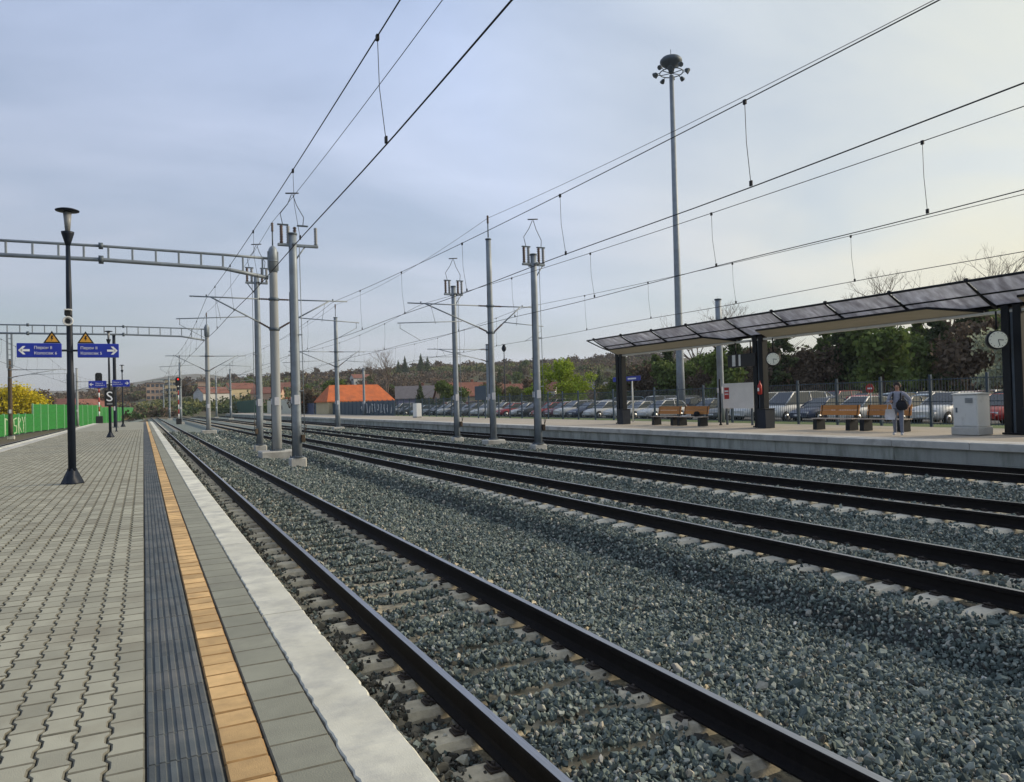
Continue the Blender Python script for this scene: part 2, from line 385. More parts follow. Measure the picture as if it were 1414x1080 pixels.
M('tote_cloth', (0.60,0.59,0.60), 0.85, var=0.1, vs=12)

# ------------------------------------------------------------------ geometry of the place (metres; +Y along the tracks, platform top z = 0)
RAIL_Z = -0.55
TRACKS = [2.82, 8.89, 13.58, 19.75]
def t0x(y): return -8.05 + 6.3*smooth01((np.asarray(y, float)-95)/140.0)
def to_px(x, y, z):
    p = Vector((x, y, z - CAM_H)); d = p.dot(_f)
    if d < 0.2: return None
    return (707 + 1030*p.dot(_cr)/d, 540 - 1030*p.dot(_cu)/d)
def inview(x, y, z, mar=120):
    p = to_px(x, y, z)
    return p is not None and -mar < p[0] < 1414+mar and -mar < p[1] < 1080+mar
def inview_np(x, y, z, mar=120):
    P = np.stack([x, y, z - CAM_H], -1)
    d = P @ np.array(_f); d2 = np.where(d < 0.2, 1e9, d)
    u = 707 + 1030*(P @ np.array(_cr))/d2; v = 540 - 1030*(P @ np.array(_cu))/d2
    return (d > 0.2) & (u > -mar) & (u < 1414+mar) & (v > -mar) & (v < 1080+mar)

_AZ = np.array([-180,-60,-30,-12,-6,-1,3,6,12,20,26,32,40,50,62,80,180.])
_HH = np.array([18,12,9,7,9,16,21,24,27,32,34,36,36,34,30,24,18.])
def terrain(x, y):
    x = np.asarray(x, float); y = np.asarray(y, float)
    r = np.hypot(x, y); az = np.degrees(np.arctan2(x, y))
    h = np.interp(az, _AZ, _HH)
    z = -1.15 + h*smooth01((r-190)/560.0) - 0.55*h*smooth01((r-820)/500.0)
    z = z + smooth01((r-200)/200.0)*(1.6*np.sin(x*0.021+1.3)*np.cos(y*0.017) + 0.9*np.sin(x*0.053+y*0.031))
    far = smooth01((r-1700)/1200.0)*(70 + 34*np.sin(az*0.16+1.0) + 12*np.sin(az*0.53))
    return z + far

# ground: one polar sheet out to the far hills
rr = np.concatenate([[0.0], np.geomspace(6, 160, 16), np.linspace(175, 900, 60), np.geomspace(950, 4600, 26)])
aa = np.radians(np.concatenate([np.arange(-180,-20,8.0), np.arange(-20,75,0.9), np.arange(75,180,8.0)]))
RRg, AAg = np.meshgrid(rr, aa, indexing='ij')
gx = RRg*np.sin(AAg); gy = RRg*np.cos(AAg)
gv = np.stack([gx, gy, terrain(gx, gy)], -1).reshape(-1,3)
na = len(aa); gf = []
for i in range(len(rr)-1):
    for j in range(na):
        j2 = (j+1) % na; gf.append((i*na+j, (i+1)*na+j, (i+1)*na+j2, i*na+j2))
gf = np.array(gf)[:, ::-1]
g = kind(place('ground', np_mesh('ground', gv, gf, 'land', True)), 'structure')

# ------------------------------------------------------------------ ballast bed and stones
_BX = np.array([1.0,1.35,4.15,4.6,5.6,6.5,6.8,7.2,10.3,11.2,12.2,15.1,16.2,17.8,18.4,21.6])
_BZ = np.array([-.84,-.80,-.80,-.85,-.95,-1.02,-1.03,-.775,-.79,-.83,-.79,-.79,-.86,-.86,-.79,-.80])
def zb(x): return np.interp(x, _BX, _BZ) - 0.027
bxs = np.unique(np.concatenate([_BX, np.arange(1.0,21.6,0.3)]))
bys = np.concatenate([np.arange(-6,40,0.5), np.arange(40,130,3), np.arange(130,430,15.)])
BXg, BYg = np.meshgrid(bxs, bys, indexing='ij')
bz = zb(BXg) - 0.02 + 0.016*np.sin(BXg*5.1+BYg*1.7)*np.sin(BYg*3.3+BXg)
nb = len(bys)
bf = np.array([(i*nb+j, (i+1)*nb+j, (i+1)*nb+j+1, i*nb+j+1) for i in range(len(bxs)-1) for j in range(nb-1)])
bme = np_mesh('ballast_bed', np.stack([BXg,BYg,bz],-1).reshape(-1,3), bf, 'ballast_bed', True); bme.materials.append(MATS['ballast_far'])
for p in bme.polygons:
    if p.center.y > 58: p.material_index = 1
kind(place('ballast_bed', bme), 'structure')
ys0 = np.arange(-6, 430, 6.0); v = []
for y in ys0:
    c = float(t0x(y)); v += [(c-2.6,y,-1.1),(c-1.6,y,-.8),(c+1.6,y,-.8),(c+2.2,y,-.95)]
bf = [(i*4+k, i*4+k+1, (i+1)*4+k+1, (i+1)*4+k) for i in range(len(ys0)-1) for k in range(3)]
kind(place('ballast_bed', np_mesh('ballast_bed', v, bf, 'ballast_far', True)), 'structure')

def hull_stone(seed, mat):
    r = np.random.default_rng(seed); import bmesh
    bm = bmesh.new()
    sc = np.array([1.0, r.uniform(0.65,0.95), r.uniform(0.5,0.75)])
    for _ in range(11):
        d = r.normal(size=3); d /= np.linalg.norm(d); d *= r.uniform(0.82,1.08)*0.5*sc
        bm.verts.new(d)
    res = bmesh.ops.convex_hull(bm, input=bm.verts)
    junk = [e for e in res['geom_interior'] if isinstance(e, bmesh.types.BMVert)]
    if junk: bmesh.ops.delete(bm, geom=junk, context='VERTS')
    me = bpy.data.meshes.new('stone'); bm.to_mesh(me); bm.free(); me.materials.append(MATS[mat])
    return bpy.data.objects.new('stone', me)      # source shapes: not linked to the scene
STONES = [hull_stone(i, 'stone') for i in range(7)]
DARK_STONES = [hull_stone(i+20, 'dark_stone') for i in range(4)]

def scatter_stones(name, pts, rots, scl, src=None):
    me = bpy.data.meshes.new(name); me.vertices.add(len(pts)); me.vertices.foreach_set('co', np.asarray(pts, np.float32).ravel())
    a = me.attributes.new('rot', 'FLOAT_VECTOR', 'POINT'); a.data.foreach_set('vector', np.asarray(rots, np.float32).ravel())
    a = me.attributes.new('scl', 'FLOAT_VECTOR', 'POINT'); a.data.foreach_set('vector', np.asarray(scl, np.float32).ravel())
    me.materials.append(MATS['stone']); me.update()
    o = place(name, me)
    ng = bpy.data.node_groups.new(name, 'GeometryNodeTree')
    ng.interface.new_socket('Geometry', in_out='INPUT', socket_type='NodeSocketGeometry')
    ng.interface.new_socket('Geometry', in_out='OUTPUT', socket_type='NodeSocketGeometry')
    N = ng.nodes.new; L = ng.links.new
    gi = N('NodeGroupInput'); go = N('NodeGroupOutput'); ip = N('GeometryNodeInstanceOnPoints'); jn = N('GeometryNodeJoinGeometry')
    for so_ in (src or STONES):
        oi = N('GeometryNodeObjectInfo'); oi.inputs['Object'].default_value = so_; oi.inputs['As Instance'].default_value = True
        L(oi.outputs['Geometry'], jn.inputs[0])
    L(gi.outputs[0], ip.inputs['Points']); L(jn.outputs[0], ip.inputs['Instance']); ip.inputs['Pick Instance'].default_value = True
    ra = N('GeometryNodeInputNamedAttribute'); ra.data_type = 'FLOAT_VECTOR'; ra.inputs[0].default_value = 'rot'
    sa = N('GeometryNodeInputNamedAttribute'); sa.data_type = 'FLOAT_VECTOR'; sa.inputs[0].default_value = 'scl'
    L(ra.outputs[0], ip.inputs['Rotation']); L(sa.outputs[0], ip.inputs['Scale']); L(ip.outputs[0], go.inputs[0])
    md = o.modifiers.new('stones', 'NODES'); md.node_group = ng
    return kind(o, 'stuff')

SLEEPER_OFF = [0.14, 0.11, 0.33, 0.2]      # phase of the 0.6 m sleeper spacing on each track
def stones(x0, x1, y0, y1, step, size, jitter=0.5, layers=1, mar=330):
    out = []
    for l in range(layers):
        xs = np.arange(x0, x1, step); ys = np.arange(y0, y1, step)
        X, Y = np.meshgrid(xs, ys, indexing='ij'); X = X.ravel(); Y = Y.ravel()
        X = X + RNG.uniform(-jitter, jitter, X.size)*step; Y = Y + RNG.uniform(-jitter, jitter, X.size)*step
        k = (X > 1.12) & (X < 21.35); X = X[k]; Y = Y[k]
        out.append((X, Y))
    X = np.concatenate([a for a, b in out]); Y = np.concatenate([b for a, b in out])
    Z = zb(X) + 0.016*np.sin(X*5.1+Y*1.7)*np.sin(Y*3.3+X)
    k = inview_np(X, Y, Z, mar); X, Y, Z = X[k], Y[k], Z[k]
    keep = np.ones(X.size, bool)
    for tx, off in zip(TRACKS, SLEEPER_OFF):
        a = np.abs(X - tx); rail = np.abs(a - 0.752)
        keep &= ~(rail < 0.085)
        dy = np.abs((Y - off + 0.3) % 0.6 - 0.3)
        on = (dy < 0.16) & (a < 1.30)
        pr = RNG.uniform(0, 1, X.size)
        first = tx < 4
        reach = np.where(a > 0.752, np.where(first, np.where(X < tx, .36, .20), .50), np.where(first, np.where(X < tx, .17, .30), .32))
        seat = on & (rail < reach)
        keep &= ~(seat & (pr < np.where(rail > reach-.08, .75, np.where(first, .955, .985))))
        mid = on & (a < 0.43); keep &= ~(mid & (pr < 0.22 + 0.3*np.sin(Y*1.3)*np.sin(Y*0.37+1)))
        Z = np.where(on, np.maximum(Z, -0.779 + 0.012), Z)
        near = (~on) & (rail < 0.22); Z = np.where(near, Z - 0.025, Z)
        cen = (a < 0.42); Z = np.where(cen, Z + 0.03, Z)
    X, Y, Z = X[keep], Y[keep], Z[keep]; n = X.size
    s = size*np.exp(RNG.normal(0, 0.28, n)); Z = Z + RNG.uniform(-0.3, 0.35, n)*s
    return np.stack([X, Y, Z], -1), RNG.uniform(0, 6.283, (n,3))*np.array([0.35,0.35,1.0]), np.stack([s]*3, -1)*RNG.uniform(0.85, 1.15, (n,3))
def dist_cut(t, lo, hi):
    d = np.hypot(t[0][:,0], t[0][:,1]); k = (d >= lo) & (d < hi); return tuple(a[k] for a in t)
zones = [dist_cut(stones(1.0, 10, 0.5, 10, 0.030, 0.048, layers=1), 0, 8.5),
         dist_cut(stones(1.0, 10, 0.5, 10, 0.05, 0.062, layers=1), 0, 8.5),
         dist_cut(stones(1.0, 17, 1, 17, 0.040, 0.056), 8.5, 16),
         dist_cut(stones(1.0, 21.4, 2, 30, 0.062, 0.070), 16, 29),
         dist_cut(stones(1.0, 21.4, 6, 52, 0.095, 0.095), 29, 52),
         dist_cut(stones(1.0, 21.4, 30, 84, 0.17, 0.15), 52, 84)]
allst = [np.concatenate([z[i] for z in zones]) for i in range(3)]
railgap = np.min([np.abs(np.abs(allst[0][:,0]-tx)-0.752) for tx in TRACKS], axis=0)
dark_sel = (RNG.uniform(0,1,len(railgap)) < np.where((allst[0][:,0] < 2.1), 0.72, np.clip(0.62-railgap*1.7, 0.03, 1)))  # darker stones, more frequent beside the platform and close to the rails
scatter_stones('ballast', *[a[~dark_sel] for a in allst])
scatter_stones('dark_ballast', *[a[dark_sel] for a in allst], DARK_STONES)

# ------------------------------------------------------------------ tracks
RP = [(-.075,-.172),(.075,-.172),(.075,-.160),(.022,-.145),(.0095,-.125),(.0095,-.055),(.014,-.046),(.036,-.036),(.036,-.008),(.029,0.0),(-.029,0.0),(-.036,-.008),(-.036,-.036),(-.014,-.046),(-.0095,-.055),(-.0095,-.125),(-.022,-.145),(-.075,-.160)]
RP = [(a, b*1.2) for a, b in RP]      # stretched taller: its dark side also stands in for pads and shade below
def rail_mesh(path):
    n = len(RP); v = []; f = []; mi = []
    for (x, y) in path:
        v += [(x+a, y, RAIL_Z+b) for a, b in RP]
    for i in range(len(path)-1):
        for j in range(n):
            f.append((i*n+j, i*n+(j+1) % n, (i+1)*n+(j+1) % n, (i+1)*n+j)); mi.append(1 if j == 9 else 0)
    me = bpy.data.meshes.new('rail'); me.from_pydata(v, [], [q[::-1] for q in f]); me.materials.append(MATS['rail_steel']); me.materials.append(MATS['rail_top'])
    me.polygons.foreach_set('material_index', mi); me.update(); return me
def sleeper_mesh():
    """concrete sleeper: raised rail seats, lower waist, sloping flanks; origin at centre, top of seat z = 0"""
    st = [(-1.30,.125,-.05),(-1.22,.135,-.018),(-1.0,.14,0.0),(-.52,.14,0.0),(-.30,.115,-.05),(.30,.115,-.05),(.52,.14,0.0),(1.0,.14,0.0),(1.22,.135,-.018),(1.30,.125,-.05)]
    v = []; f = []
    for x, h, z in st: v += [(x,-h-.03,-.22),(x,-h-.012,z-.045),(x,-h+.03,z),(x,h-.03,z),(x,h+.012,z-.045),(x,h+.03,-.22)]
    for i in range(len(st)-1):
        for j in range(5): f.append((i*6+j, (i+1)*6+j, (i+1)*6+j+1, i*6+j+1))
    f.append(tuple(range(6))); f.append(tuple((len(st)-1)*6+j for j in range(6))[::-1])
    return v, f
_sv, _sf = sleeper_mesh()
SLP = bpy.data.meshes.new('sleeper'); SLP.from_pydata(_sv, [], _sf); SLP.materials.append(MATS['sleeper']); SLP.update()
SLP0 = SLP.copy(); SLP0.materials.clear(); SLP0.materials.append(MATS['sleeper_stained'])
def clip_mesh():
    b = MB(); b.cbox(-.045,.045,-.055,.055,0,.02,.006); b.tube([(-.03,-.045,.02),(.03,-.04,.042),(.035,0,.046),(.03,.04,.042),(-.03,.045,.02)], .009, 5)
    b.lathe([(.017,.015),(.017,.045),(.011,.055)], 6)
    return b.mesh('rail_clip', 'clip_steel')
CLIP = clip_mesh()
def track(idx, cx, label, yind, yend):
    t = thing('railway_track', label, 'track', (0,0,0), 0, 'railway tracks')
    for s in (-1, 1):
        place('rail', rail_mesh([(cx+s*0.752, y) for y in (-8, 20, 60, 120, 200, 420)]), t)
    off = SLEEPER_OFF[idx]; rest = []
    k = 0
    ys = [off + 0.6*i for i in range(-4, int(yend/0.6))]
    for y in ys:
        vis = any(inview(cx+dx, y, -.74, 330) for dx in (-1.3,0,1.3))
        if not vis: continue
        if y < yind:
            so_ = place('sleeper', SLP0 if idx == 0 else SLP, t, (cx, y, -.762))
            d = math.hypot(cx, y)
            if d < 17:
                for s in (-1, 1):
                    for q in (-1, 1):
                        if s*q > 0 and d > 11: continue
                        c = place('rail_clip', CLIP, so_, (s*0.752+q*0.125, 0, 0.0), 0 if q > 0 else math.pi)
        else: rest.append(y)
    if rest:
        sv = np.array(_sv); q = [f for f in _sf if len(f) == 4]
        V, F = join_np([(sv+np.array([cx,y,-.81]), q) for y in rest])
        kind(place('sleepers', np_mesh('sleepers', V, F, 'sleeper'), t), 'stuff')
track(0, TRACKS[0], 'nearest railway track, running right beside the paved platform edge', 50, 170)
track(1, TRACKS[1], 'second railway track out from the paved platform, above the ballast shoulder', 50, 170)
track(2, TRACKS[2], 'third railway track from the paved platform, between two ballast strips', 50, 150)
track(3, TRACKS[3], 'farthest railway track, directly below the bare concrete wall of the opposite platform', 50, 150)
t = thing('railway_track', 'lone railway track left of the paved platform, in front of the green barrier', 'track', (0,0,0), 0, 'railway tracks')
for s in (-1, 1): place('rail', rail_mesh([(float(t0x(y))+s*0.752, y) for y in list(range(-8,90,14))+list(range(92,420,6))]), t)
sv = np.array(_sv); q = [f for f in _sf if len(f) == 4]
V, F = join_np([(sv+np.array([float(t0x(y)),y,-.775]), q) for y in np.arange(36,150,0.6)])
kind(place('sleepers', np_mesh('sleepers', V, F, 'sleeper'), t), 'stuff')

# ------------------------------------------------------------------ near platform with its paving
PLAT_END = 118.0
b = MB(); b.box(-6.1, 1.0, -8, PLAT_END, -1.2, -0.09); b.box(-6.1, 1.0, PLAT_END, PLAT_END+0.4, -1.2, -0.04)
plat = kind(b.build('platform', 'concrete'), 'structure')
b = MB(); b.box(-6.05, 0.77, -8, PLAT_END-.05, -0.088, -0.022)
kind(b.build('bedding_sand', 'joint_sand', plat), 'structure')

WE, WW, GAP = 0.083, 0.065, 0.0032
def paver_outline(g=0.0, straight=False):
    e, wv, h = WE-g, WW-g, 0.1-g
    r = [(e,h),(e,.062+g*.4),(wv,.040-g*.4),(wv,-.040+g*.4),(e,-.062-g*.4),(e,-h)]
    left = [(-x,-y) for x,y in r]
    if straight: r = [(e,y) for x,y in r]
    return r + left
def paver_geo(lod=0, st=False):
    o0 = paver_outline(GAP, st); o1 = paver_outline(GAP+.0075, st); n = len(o0)
    if lod == 0:
        v = [(x,y,-.07) for x,y in o0] + [(x,y,-.005) for x,y in o0] + [(x,y,0.0) for x,y in o1]
        f = [(i,(i+1) % n,n+(i+1) % n,n+i) for i in range(n)] + [(n+i,n+(i+1) % n,2*n+(i+1) % n,2*n+i) for i in range(n)]
        f = [q[::-1] for q in f]
        top = [2*n+i for i in range(n)]
        f += [(top[0],top[1],top[10],top[11])[::-1], (top[1],top[2],top[9],top[10])[::-1], (top[2],top[3],top[8],top[9])[::-1], (top[3],top[4],top[7],top[8])[::-1], (top[4],top[5],top[6],top[7])[::-1]]
    else:
        v = [(x,y,-.03) for x,y in o0] + [(x,y,0.0) for x,y in o1]
        f = [(i,(i+1) % n,n+(i+1) % n,n+i)[::-1] for i in range(n)]
        top = [n+i for i in range(n)]
        f += [(top[0],top[1],top[10],top[11])[::-1], (top[1],top[2],top[9],top[10])[::-1], (top[2],top[3],top[8],top[9])[::-1], (top[3],top[4],top[7],top[8])[::-1], (top[4],top[5],top[6],top[7])[::-1]]
    return np.array(v), np.array(f)
pv, pf = paver_geo(0); PAV = np_mesh('paver', pv, pf, 'paver')
pv1, pf1 = paver_geo(1)
pvs, pfs = paver_geo(0, True); PAVS = dark_edges(np_mesh('paver', pvs, pfs, 'paver'), 'joint_grime_shade'); dark_edges(PAV, 'joint_grime_shade'); pvs1, pfs1 = paver_geo(1, True)
cells = []
PITCH_X = WE + WW
for i in range(0, 36):
    x = -0.02 - WE - i*PITCH_X
    for j in range(0, 480):
        y = 1.0 + 0.2*j + (0.1 if i % 2 else 0.0)
        if y > PLAT_END-1: break
        if inview(x, y, 0, 400): cells.append((math.hypot(x,y) + (0 if inview(x, y, 0, 5) else 6), x, y))
cells.sort()
for d, x, y in cells[:300]:
    o = place('paver', PAVS if x > -0.11 else PAV, plat, (x, y, random.uniform(-.0025,.0015)))
    o.rotation_euler = (random.uniform(-.008,.008), random.uniform(-.008,.008), random.uniform(-.006,.006))
ch = []
for d, x, y in cells[300:]:
    if d < 70:
        tl = RNG.uniform(-.012,.012,2) if d < 30 else (0,0)
        g1, f1 = (pvs1, pfs1) if x > -0.11 else (pv1, pf1)
        vv = g1 + np.array([x, y, RNG.uniform(-.0025,.0015)]); vv[:,2] += (g1[:,0]*tl[0] + g1[:,1]*tl[1]); ch.append((vv, f1))
V, F = join_np(ch); kind(place('pavers', dark_edges(np_mesh('pavers', V, F, 'paver'), 'joint_grime_shade'), plat), 'stuff')
b = MB(); b.box(-5.36, -0.02, 62, PLAT_END-.4, -.02, -0.004); kind(b.build('far_pavers', 'paver', plat), 'stuff')
b = MB(); b.box(-5.36, -4.2, 28, 70, -.02, -0.006); kind(b.build('far_pavers', 'paver', plat), 'stuff')

# ribbed tactile plates
def ribbed(w_, l_, ribs):
    b = MB(); b.cbox(-w_/2+.002, w_/2-.002, -l_/2+.002, l_/2-.002, -.05, -.004, .003)
    for k in range(ribs):
        x = -w_/2 + (k+.5)*w_/ribs
        b.prism([(x-.017,-.006),(x+.017,-.006),(x+.011,.003),(x-.011,.003)], -l_/2+.004, l_/2-.004, 'y')
    return b.mesh('tactile_tile', 'tactile')
TAC = ribbed(0.30, 0.32, 7)
for k in range(300):
    y = 1.62 + 0.32*k
    if y > PLAT_END-1: break
    if inview(0.13, y, 0, 500): place('tactile_tile', TAC, plat, (0.1335, y, random.uniform(-.002,.001)))
b = MB(); b.box(-.015,.282,97.3,PLAT_END-.4,-.03,-.002); kind(b.build('far_tactile_strip', 'tactile', plat), 'stuff')
b = MB(); b.cbox(-.094,.094,-.0955,.0955,-.06,0,.008); ORT = dark_edges(b.mesh('orange_tile', 'orange_tile'), 'orange_grime_shade')
for k in range(300):
    y = 1.46 + 0.2*k
    if inview(.385, y, 0, 500):
        o = place('orange_tile', ORT, plat, (0.388, y, random.uniform(-.003,.001))); o.rotation_euler = (random.uniform(-.01,.01), random.uniform(-.012,.012), random.uniform(-.01,.01))
b = MB(); b.box(.294,.482,61.4,PLAT_END-.4,-.03,-.001); kind(b.build('far_orange_strip', 'orange_tile', plat), 'stuff')
b = MB(); b.cbox(-.139,.139,-.1465,.1465,-.06,0,.007); ESL = dark_edges(b.mesh('edge_slab', 'edge_slab'), 'joint_grime_shade')
for k in range(300):
    y = 1.38 + 0.3*k
    if inview(.62, y, 0, 500):
        o = place('edge_slab', ESL, plat, (0.629, y, random.uniform(-.002,.001))); o.rotation_euler = (random.uniform(-.006,.006), random.uniform(-.006,.006), random.uniform(-.004,.004))
b = MB(); b.box(.488,.77,91.2,PLAT_END-.4,-.03,-.002); kind(b.build('far_edge_slabs', 'edge_slab', plat), 'stuff')
def coping_block(l_):
    """long coping with a slightly chipped, uneven edge"""
    b = MB(); n = 70; r = random.Random(int(l_*100)); v = []; f = []
    for i in range(n+1):
        y = -l_/2+.008 + (l_-.016)*i/n
        a = r.uniform(-.004,.009); c = r.uniform(-.004,.002); e = r.uniform(-.003,.002)
        if r.random() < .10: c -= .009
        v += [(-.153+a,y,-.07),(-.153+a,y,-.008),(-.146+a,y,e),(.142+c,y,e),(.155+c,y,-.014),(.158,y,-.12),(.03,y,-.13)]
    for i in range(n):
        for j in range(6): f.append((i*7+j,(i+1)*7+j,(i+1)*7+j+1,i*7+j+1))
    f.append(tuple(range(7))); f.append(tuple(n*7+j for j in range(7))[::-1])
    return b._add(v, f).mesh('coping_block', 'coping')
CPM = coping_block(3.26)
for k in range(-1, 35):
    y = 4.28 + 3.26*k
    if y < PLAT_END-1.5: place('coping_block', CPM, plat, (0.927, y, 0.002))
# left side coping of the platform, then a white line slab row
CPL = coping_block(2.0)
for k in range(0, 44):
    y = 30 + 2.0*k
    if y < PLAT_END-1: place('coping_block', CPL, plat, (-6.0, y, 0.02), math.pi)
b = MB(); b.cbox(-.23,.23,-.99,.99,-.05,0,.006); LSL = b.mesh('edge_slab', 'pale_concrete')
for k in range(0, 44):
    y = 30 + 2.0*k
    if y < PLAT_END-1: place('edge_slab', LSL, plat, (-5.61, y, 0.004))

# ------------------------------------------------------------------ opposite platform
b = MB(); b.box(21.62, 29.6, 4, 235, -1.1, -.012); b.box(21.55, 21.63, 4, 235, -1.1, -.22)
fp = kind(b.build('opposite_platform', 'far_paving'), 'structure')
b = MB(); b.cbox(21.36, 22.35, -1.245, 1.245, -.225, 0, .018); FCP = b.mesh('coping_block', 'pale_concrete')
b = MB(); b.cbox(21.46, 21.54, -2.49, 2.49, -1.05, -.228, .01); FWP = b.mesh('wall_panel', 'concrete')
for k in range(90):
    y = 6 + 2.5*k + 1.25
    place('coping_block', FCP, fp, (random.uniform(-.006,.006), y, random.uniform(-.004,.004)))
for k in range(45): place('wall_panel', FWP, fp, (random.uniform(-.004,.004), 6+5.0*k+2.5, 0))
b = MB(); b.box(29.6, 34.2, 4, 235, -.6, -.10); kind(b.build('grass_strip', 'grass'), 'structure')
b = MB(); b.box(34.2, 98, 4, 128, -.7, -.22); kind(b.build('car_park', 'asphalt'), 'structure')
# ------------------------------------------------------------------ overhead line masts
def insulator(b, p, q, r=0.055, sheds=6, m=0):
    """ribbed insulator between two points"""
    p = Vector(p); q = Vector(q); pts = []; rs = []
    for i in range(sheds*2+1):
        t = i/(sheds*2); pts.append(p.lerp(q, t)); rs.append(r if i % 2 else r*0.55)
    return b.tube(pts, rs, 8, m)
def cantilever(t, px, tx, ztop=6.95, zlow=5.45, off=0.0):
    """hinged bracket from the mast to its track: tie tube, diagonal, registration tube, steady arm"""
    s = 1 if tx > px else -1; d = tx - px; e = 0.75*s
    b = MB(); b.tube([(0.72*s,off,ztop), (d+e,off,ztop+.02)], .034, 8); b.build('tie_tube', 'galv', t)
    b = MB(); insulator(b, (0.22*s,off,ztop), (0.72*s,off,ztop)); b.build('insulator', 'porcelain', t)
    dl = (d*0.94, off, ztop+.01); k = 0.72/abs(d)
    p1 = (0.24*s, off, zlow+.06); p2 = (d*k, off, zlow+.06+(ztop-zlow)*(k*0.8))
    b = MB(); b.tube([p2, dl], .037, 8); b.build('diagonal_tube', 'galv', t)
    b = MB(); insulator(b, p1, p2, .06); b.build('insulator', 'porcelain', t)
    zr = zlow+.42
    b = MB(); b.tube([(d*.42,off,zlow+(ztop-zlow)*.40), (d+1.35*s,off,zr)], .024, 6); b.tube([(d*.86,off,ztop-.1),(d*.80,off,zr)], .012, 5)
    b.build('registration_tube', 'galv', t)
    b = MB(); b.tube([(d+1.2*s,off,zr),(d+1.2*s,off,zr-.3)], .015, 5); b.tube([(d+1.2*s,off,zr-.28),(d+.1*s,off,4.98)], .014, 5); b.build('steady_arm', 'galv', t)
    b = MB(); b.tube([(d,off,ztop),(d,off,ztop+.12)], .035, 6); b.build('wire_clamp', 'dark_galv', t)
def mast(X, Y, top, r0, r1, label, arms=(), spike=True, base=-.6, found=0.55, mat='galv', group='overhead line masts', ztop=6.95, sleeve=False):
    t = thing('catenary_mast', label, 'mast', (X, Y, 0), 0, group)
    b = MB(); n = 6
    b.lathe([(r0+(r1-r0)*i/n, base+(top-base)*i/n) for i in range(n+1)], 18); b.build('shaft', mat, t)
    b = MB(); b.cbox(-found, found, -found*.8, found*.8, -1.15, base-.002, .05); b.build('foundation', 'pale_concrete', t)
    rt = r1*1.13
    b = MB()
    if sleeve:
        b.lathe([(rt,top-1.15),(rt,top-.02),(rt*.72,top+.10),(rt*.2,top+.2)], 16); b.lathe([(rt*1.07,top-.62),(rt*1.07,top-.56)], 16)
        for s in (-1, 1): b.cbox(s*rt-.05, s*rt+.05, -.05, .05, top-1.05, top-.1, .01)
    else: b.lathe([(r1*1.03,top-.05),(r1*1.2,top-.04),(r1*1.2,top+.03),(r1*.5,top+.05)], 16)
    b.build('head_collar', 'dark_galv' if not sleeve else 'galv', t)
    rb = r0 + (r1-r0)*(1.9-base)/(top-base)
    b = MB(); b.cbox(-.11,.11,-rb-.02,-rb+.012,1.65,2.05,.006); b.cbox(-rb-.02,-rb+.012,-.09,.09,1.7,1.98,.006); b.build('number_plate', 'band_white', t)
    b = MB(); b.lathe([(r0*1.55,base+.001),(r0*1.55,base+.03),(r0*1.02,base+.05)], 14)
    for k in range(6): a = k*math.pi/3; b.lathe([(.025,base+.03),(.025,base+.09),(.012,base+.1)], 6, (r0*1.36*math.cos(a), r0*1.36*math.sin(a), 0))
    b.build('base_flange', 'dark_galv', t)
    if base < -.3:
        b = MB(); b.tube([(-r0-.015,-.03,base+.02),(-r0-.012,-.03,1.0),(-r1-.02,-.03,top*.72)], .012, 5); b.build('earth_cable', 'wire', t)
    if spike:
        b = MB(); b.tube([(0,0,top+.1),(0,0,top+.9)], .035, 8); b.build('spike', 'dark_galv', t)
        b = MB(); insulator(b, (0,0,top+.9), (0,0,top+1.35), .075, 5); b.build('insulator', 'porcelain', t)
    for tx in arms: cantilever(t, X, tx, ztop)
    if arms:
        for z in (ztop, 5.45):
            rz = r0+(r1-r0)*(z-base)/(top-base)
            b = MB(); b.lathe([(rz*1.16,z-.07),(rz*1.16,z+.07)], 14)
            for s in ({1 if a > X else -1 for a in arms}): b.cbox(min(0,.26*s), max(0,.26*s), -.06, .06, z-.05, z+.05, .01)
            b.build('clamp_band', 'dark_galv', t)
    return t
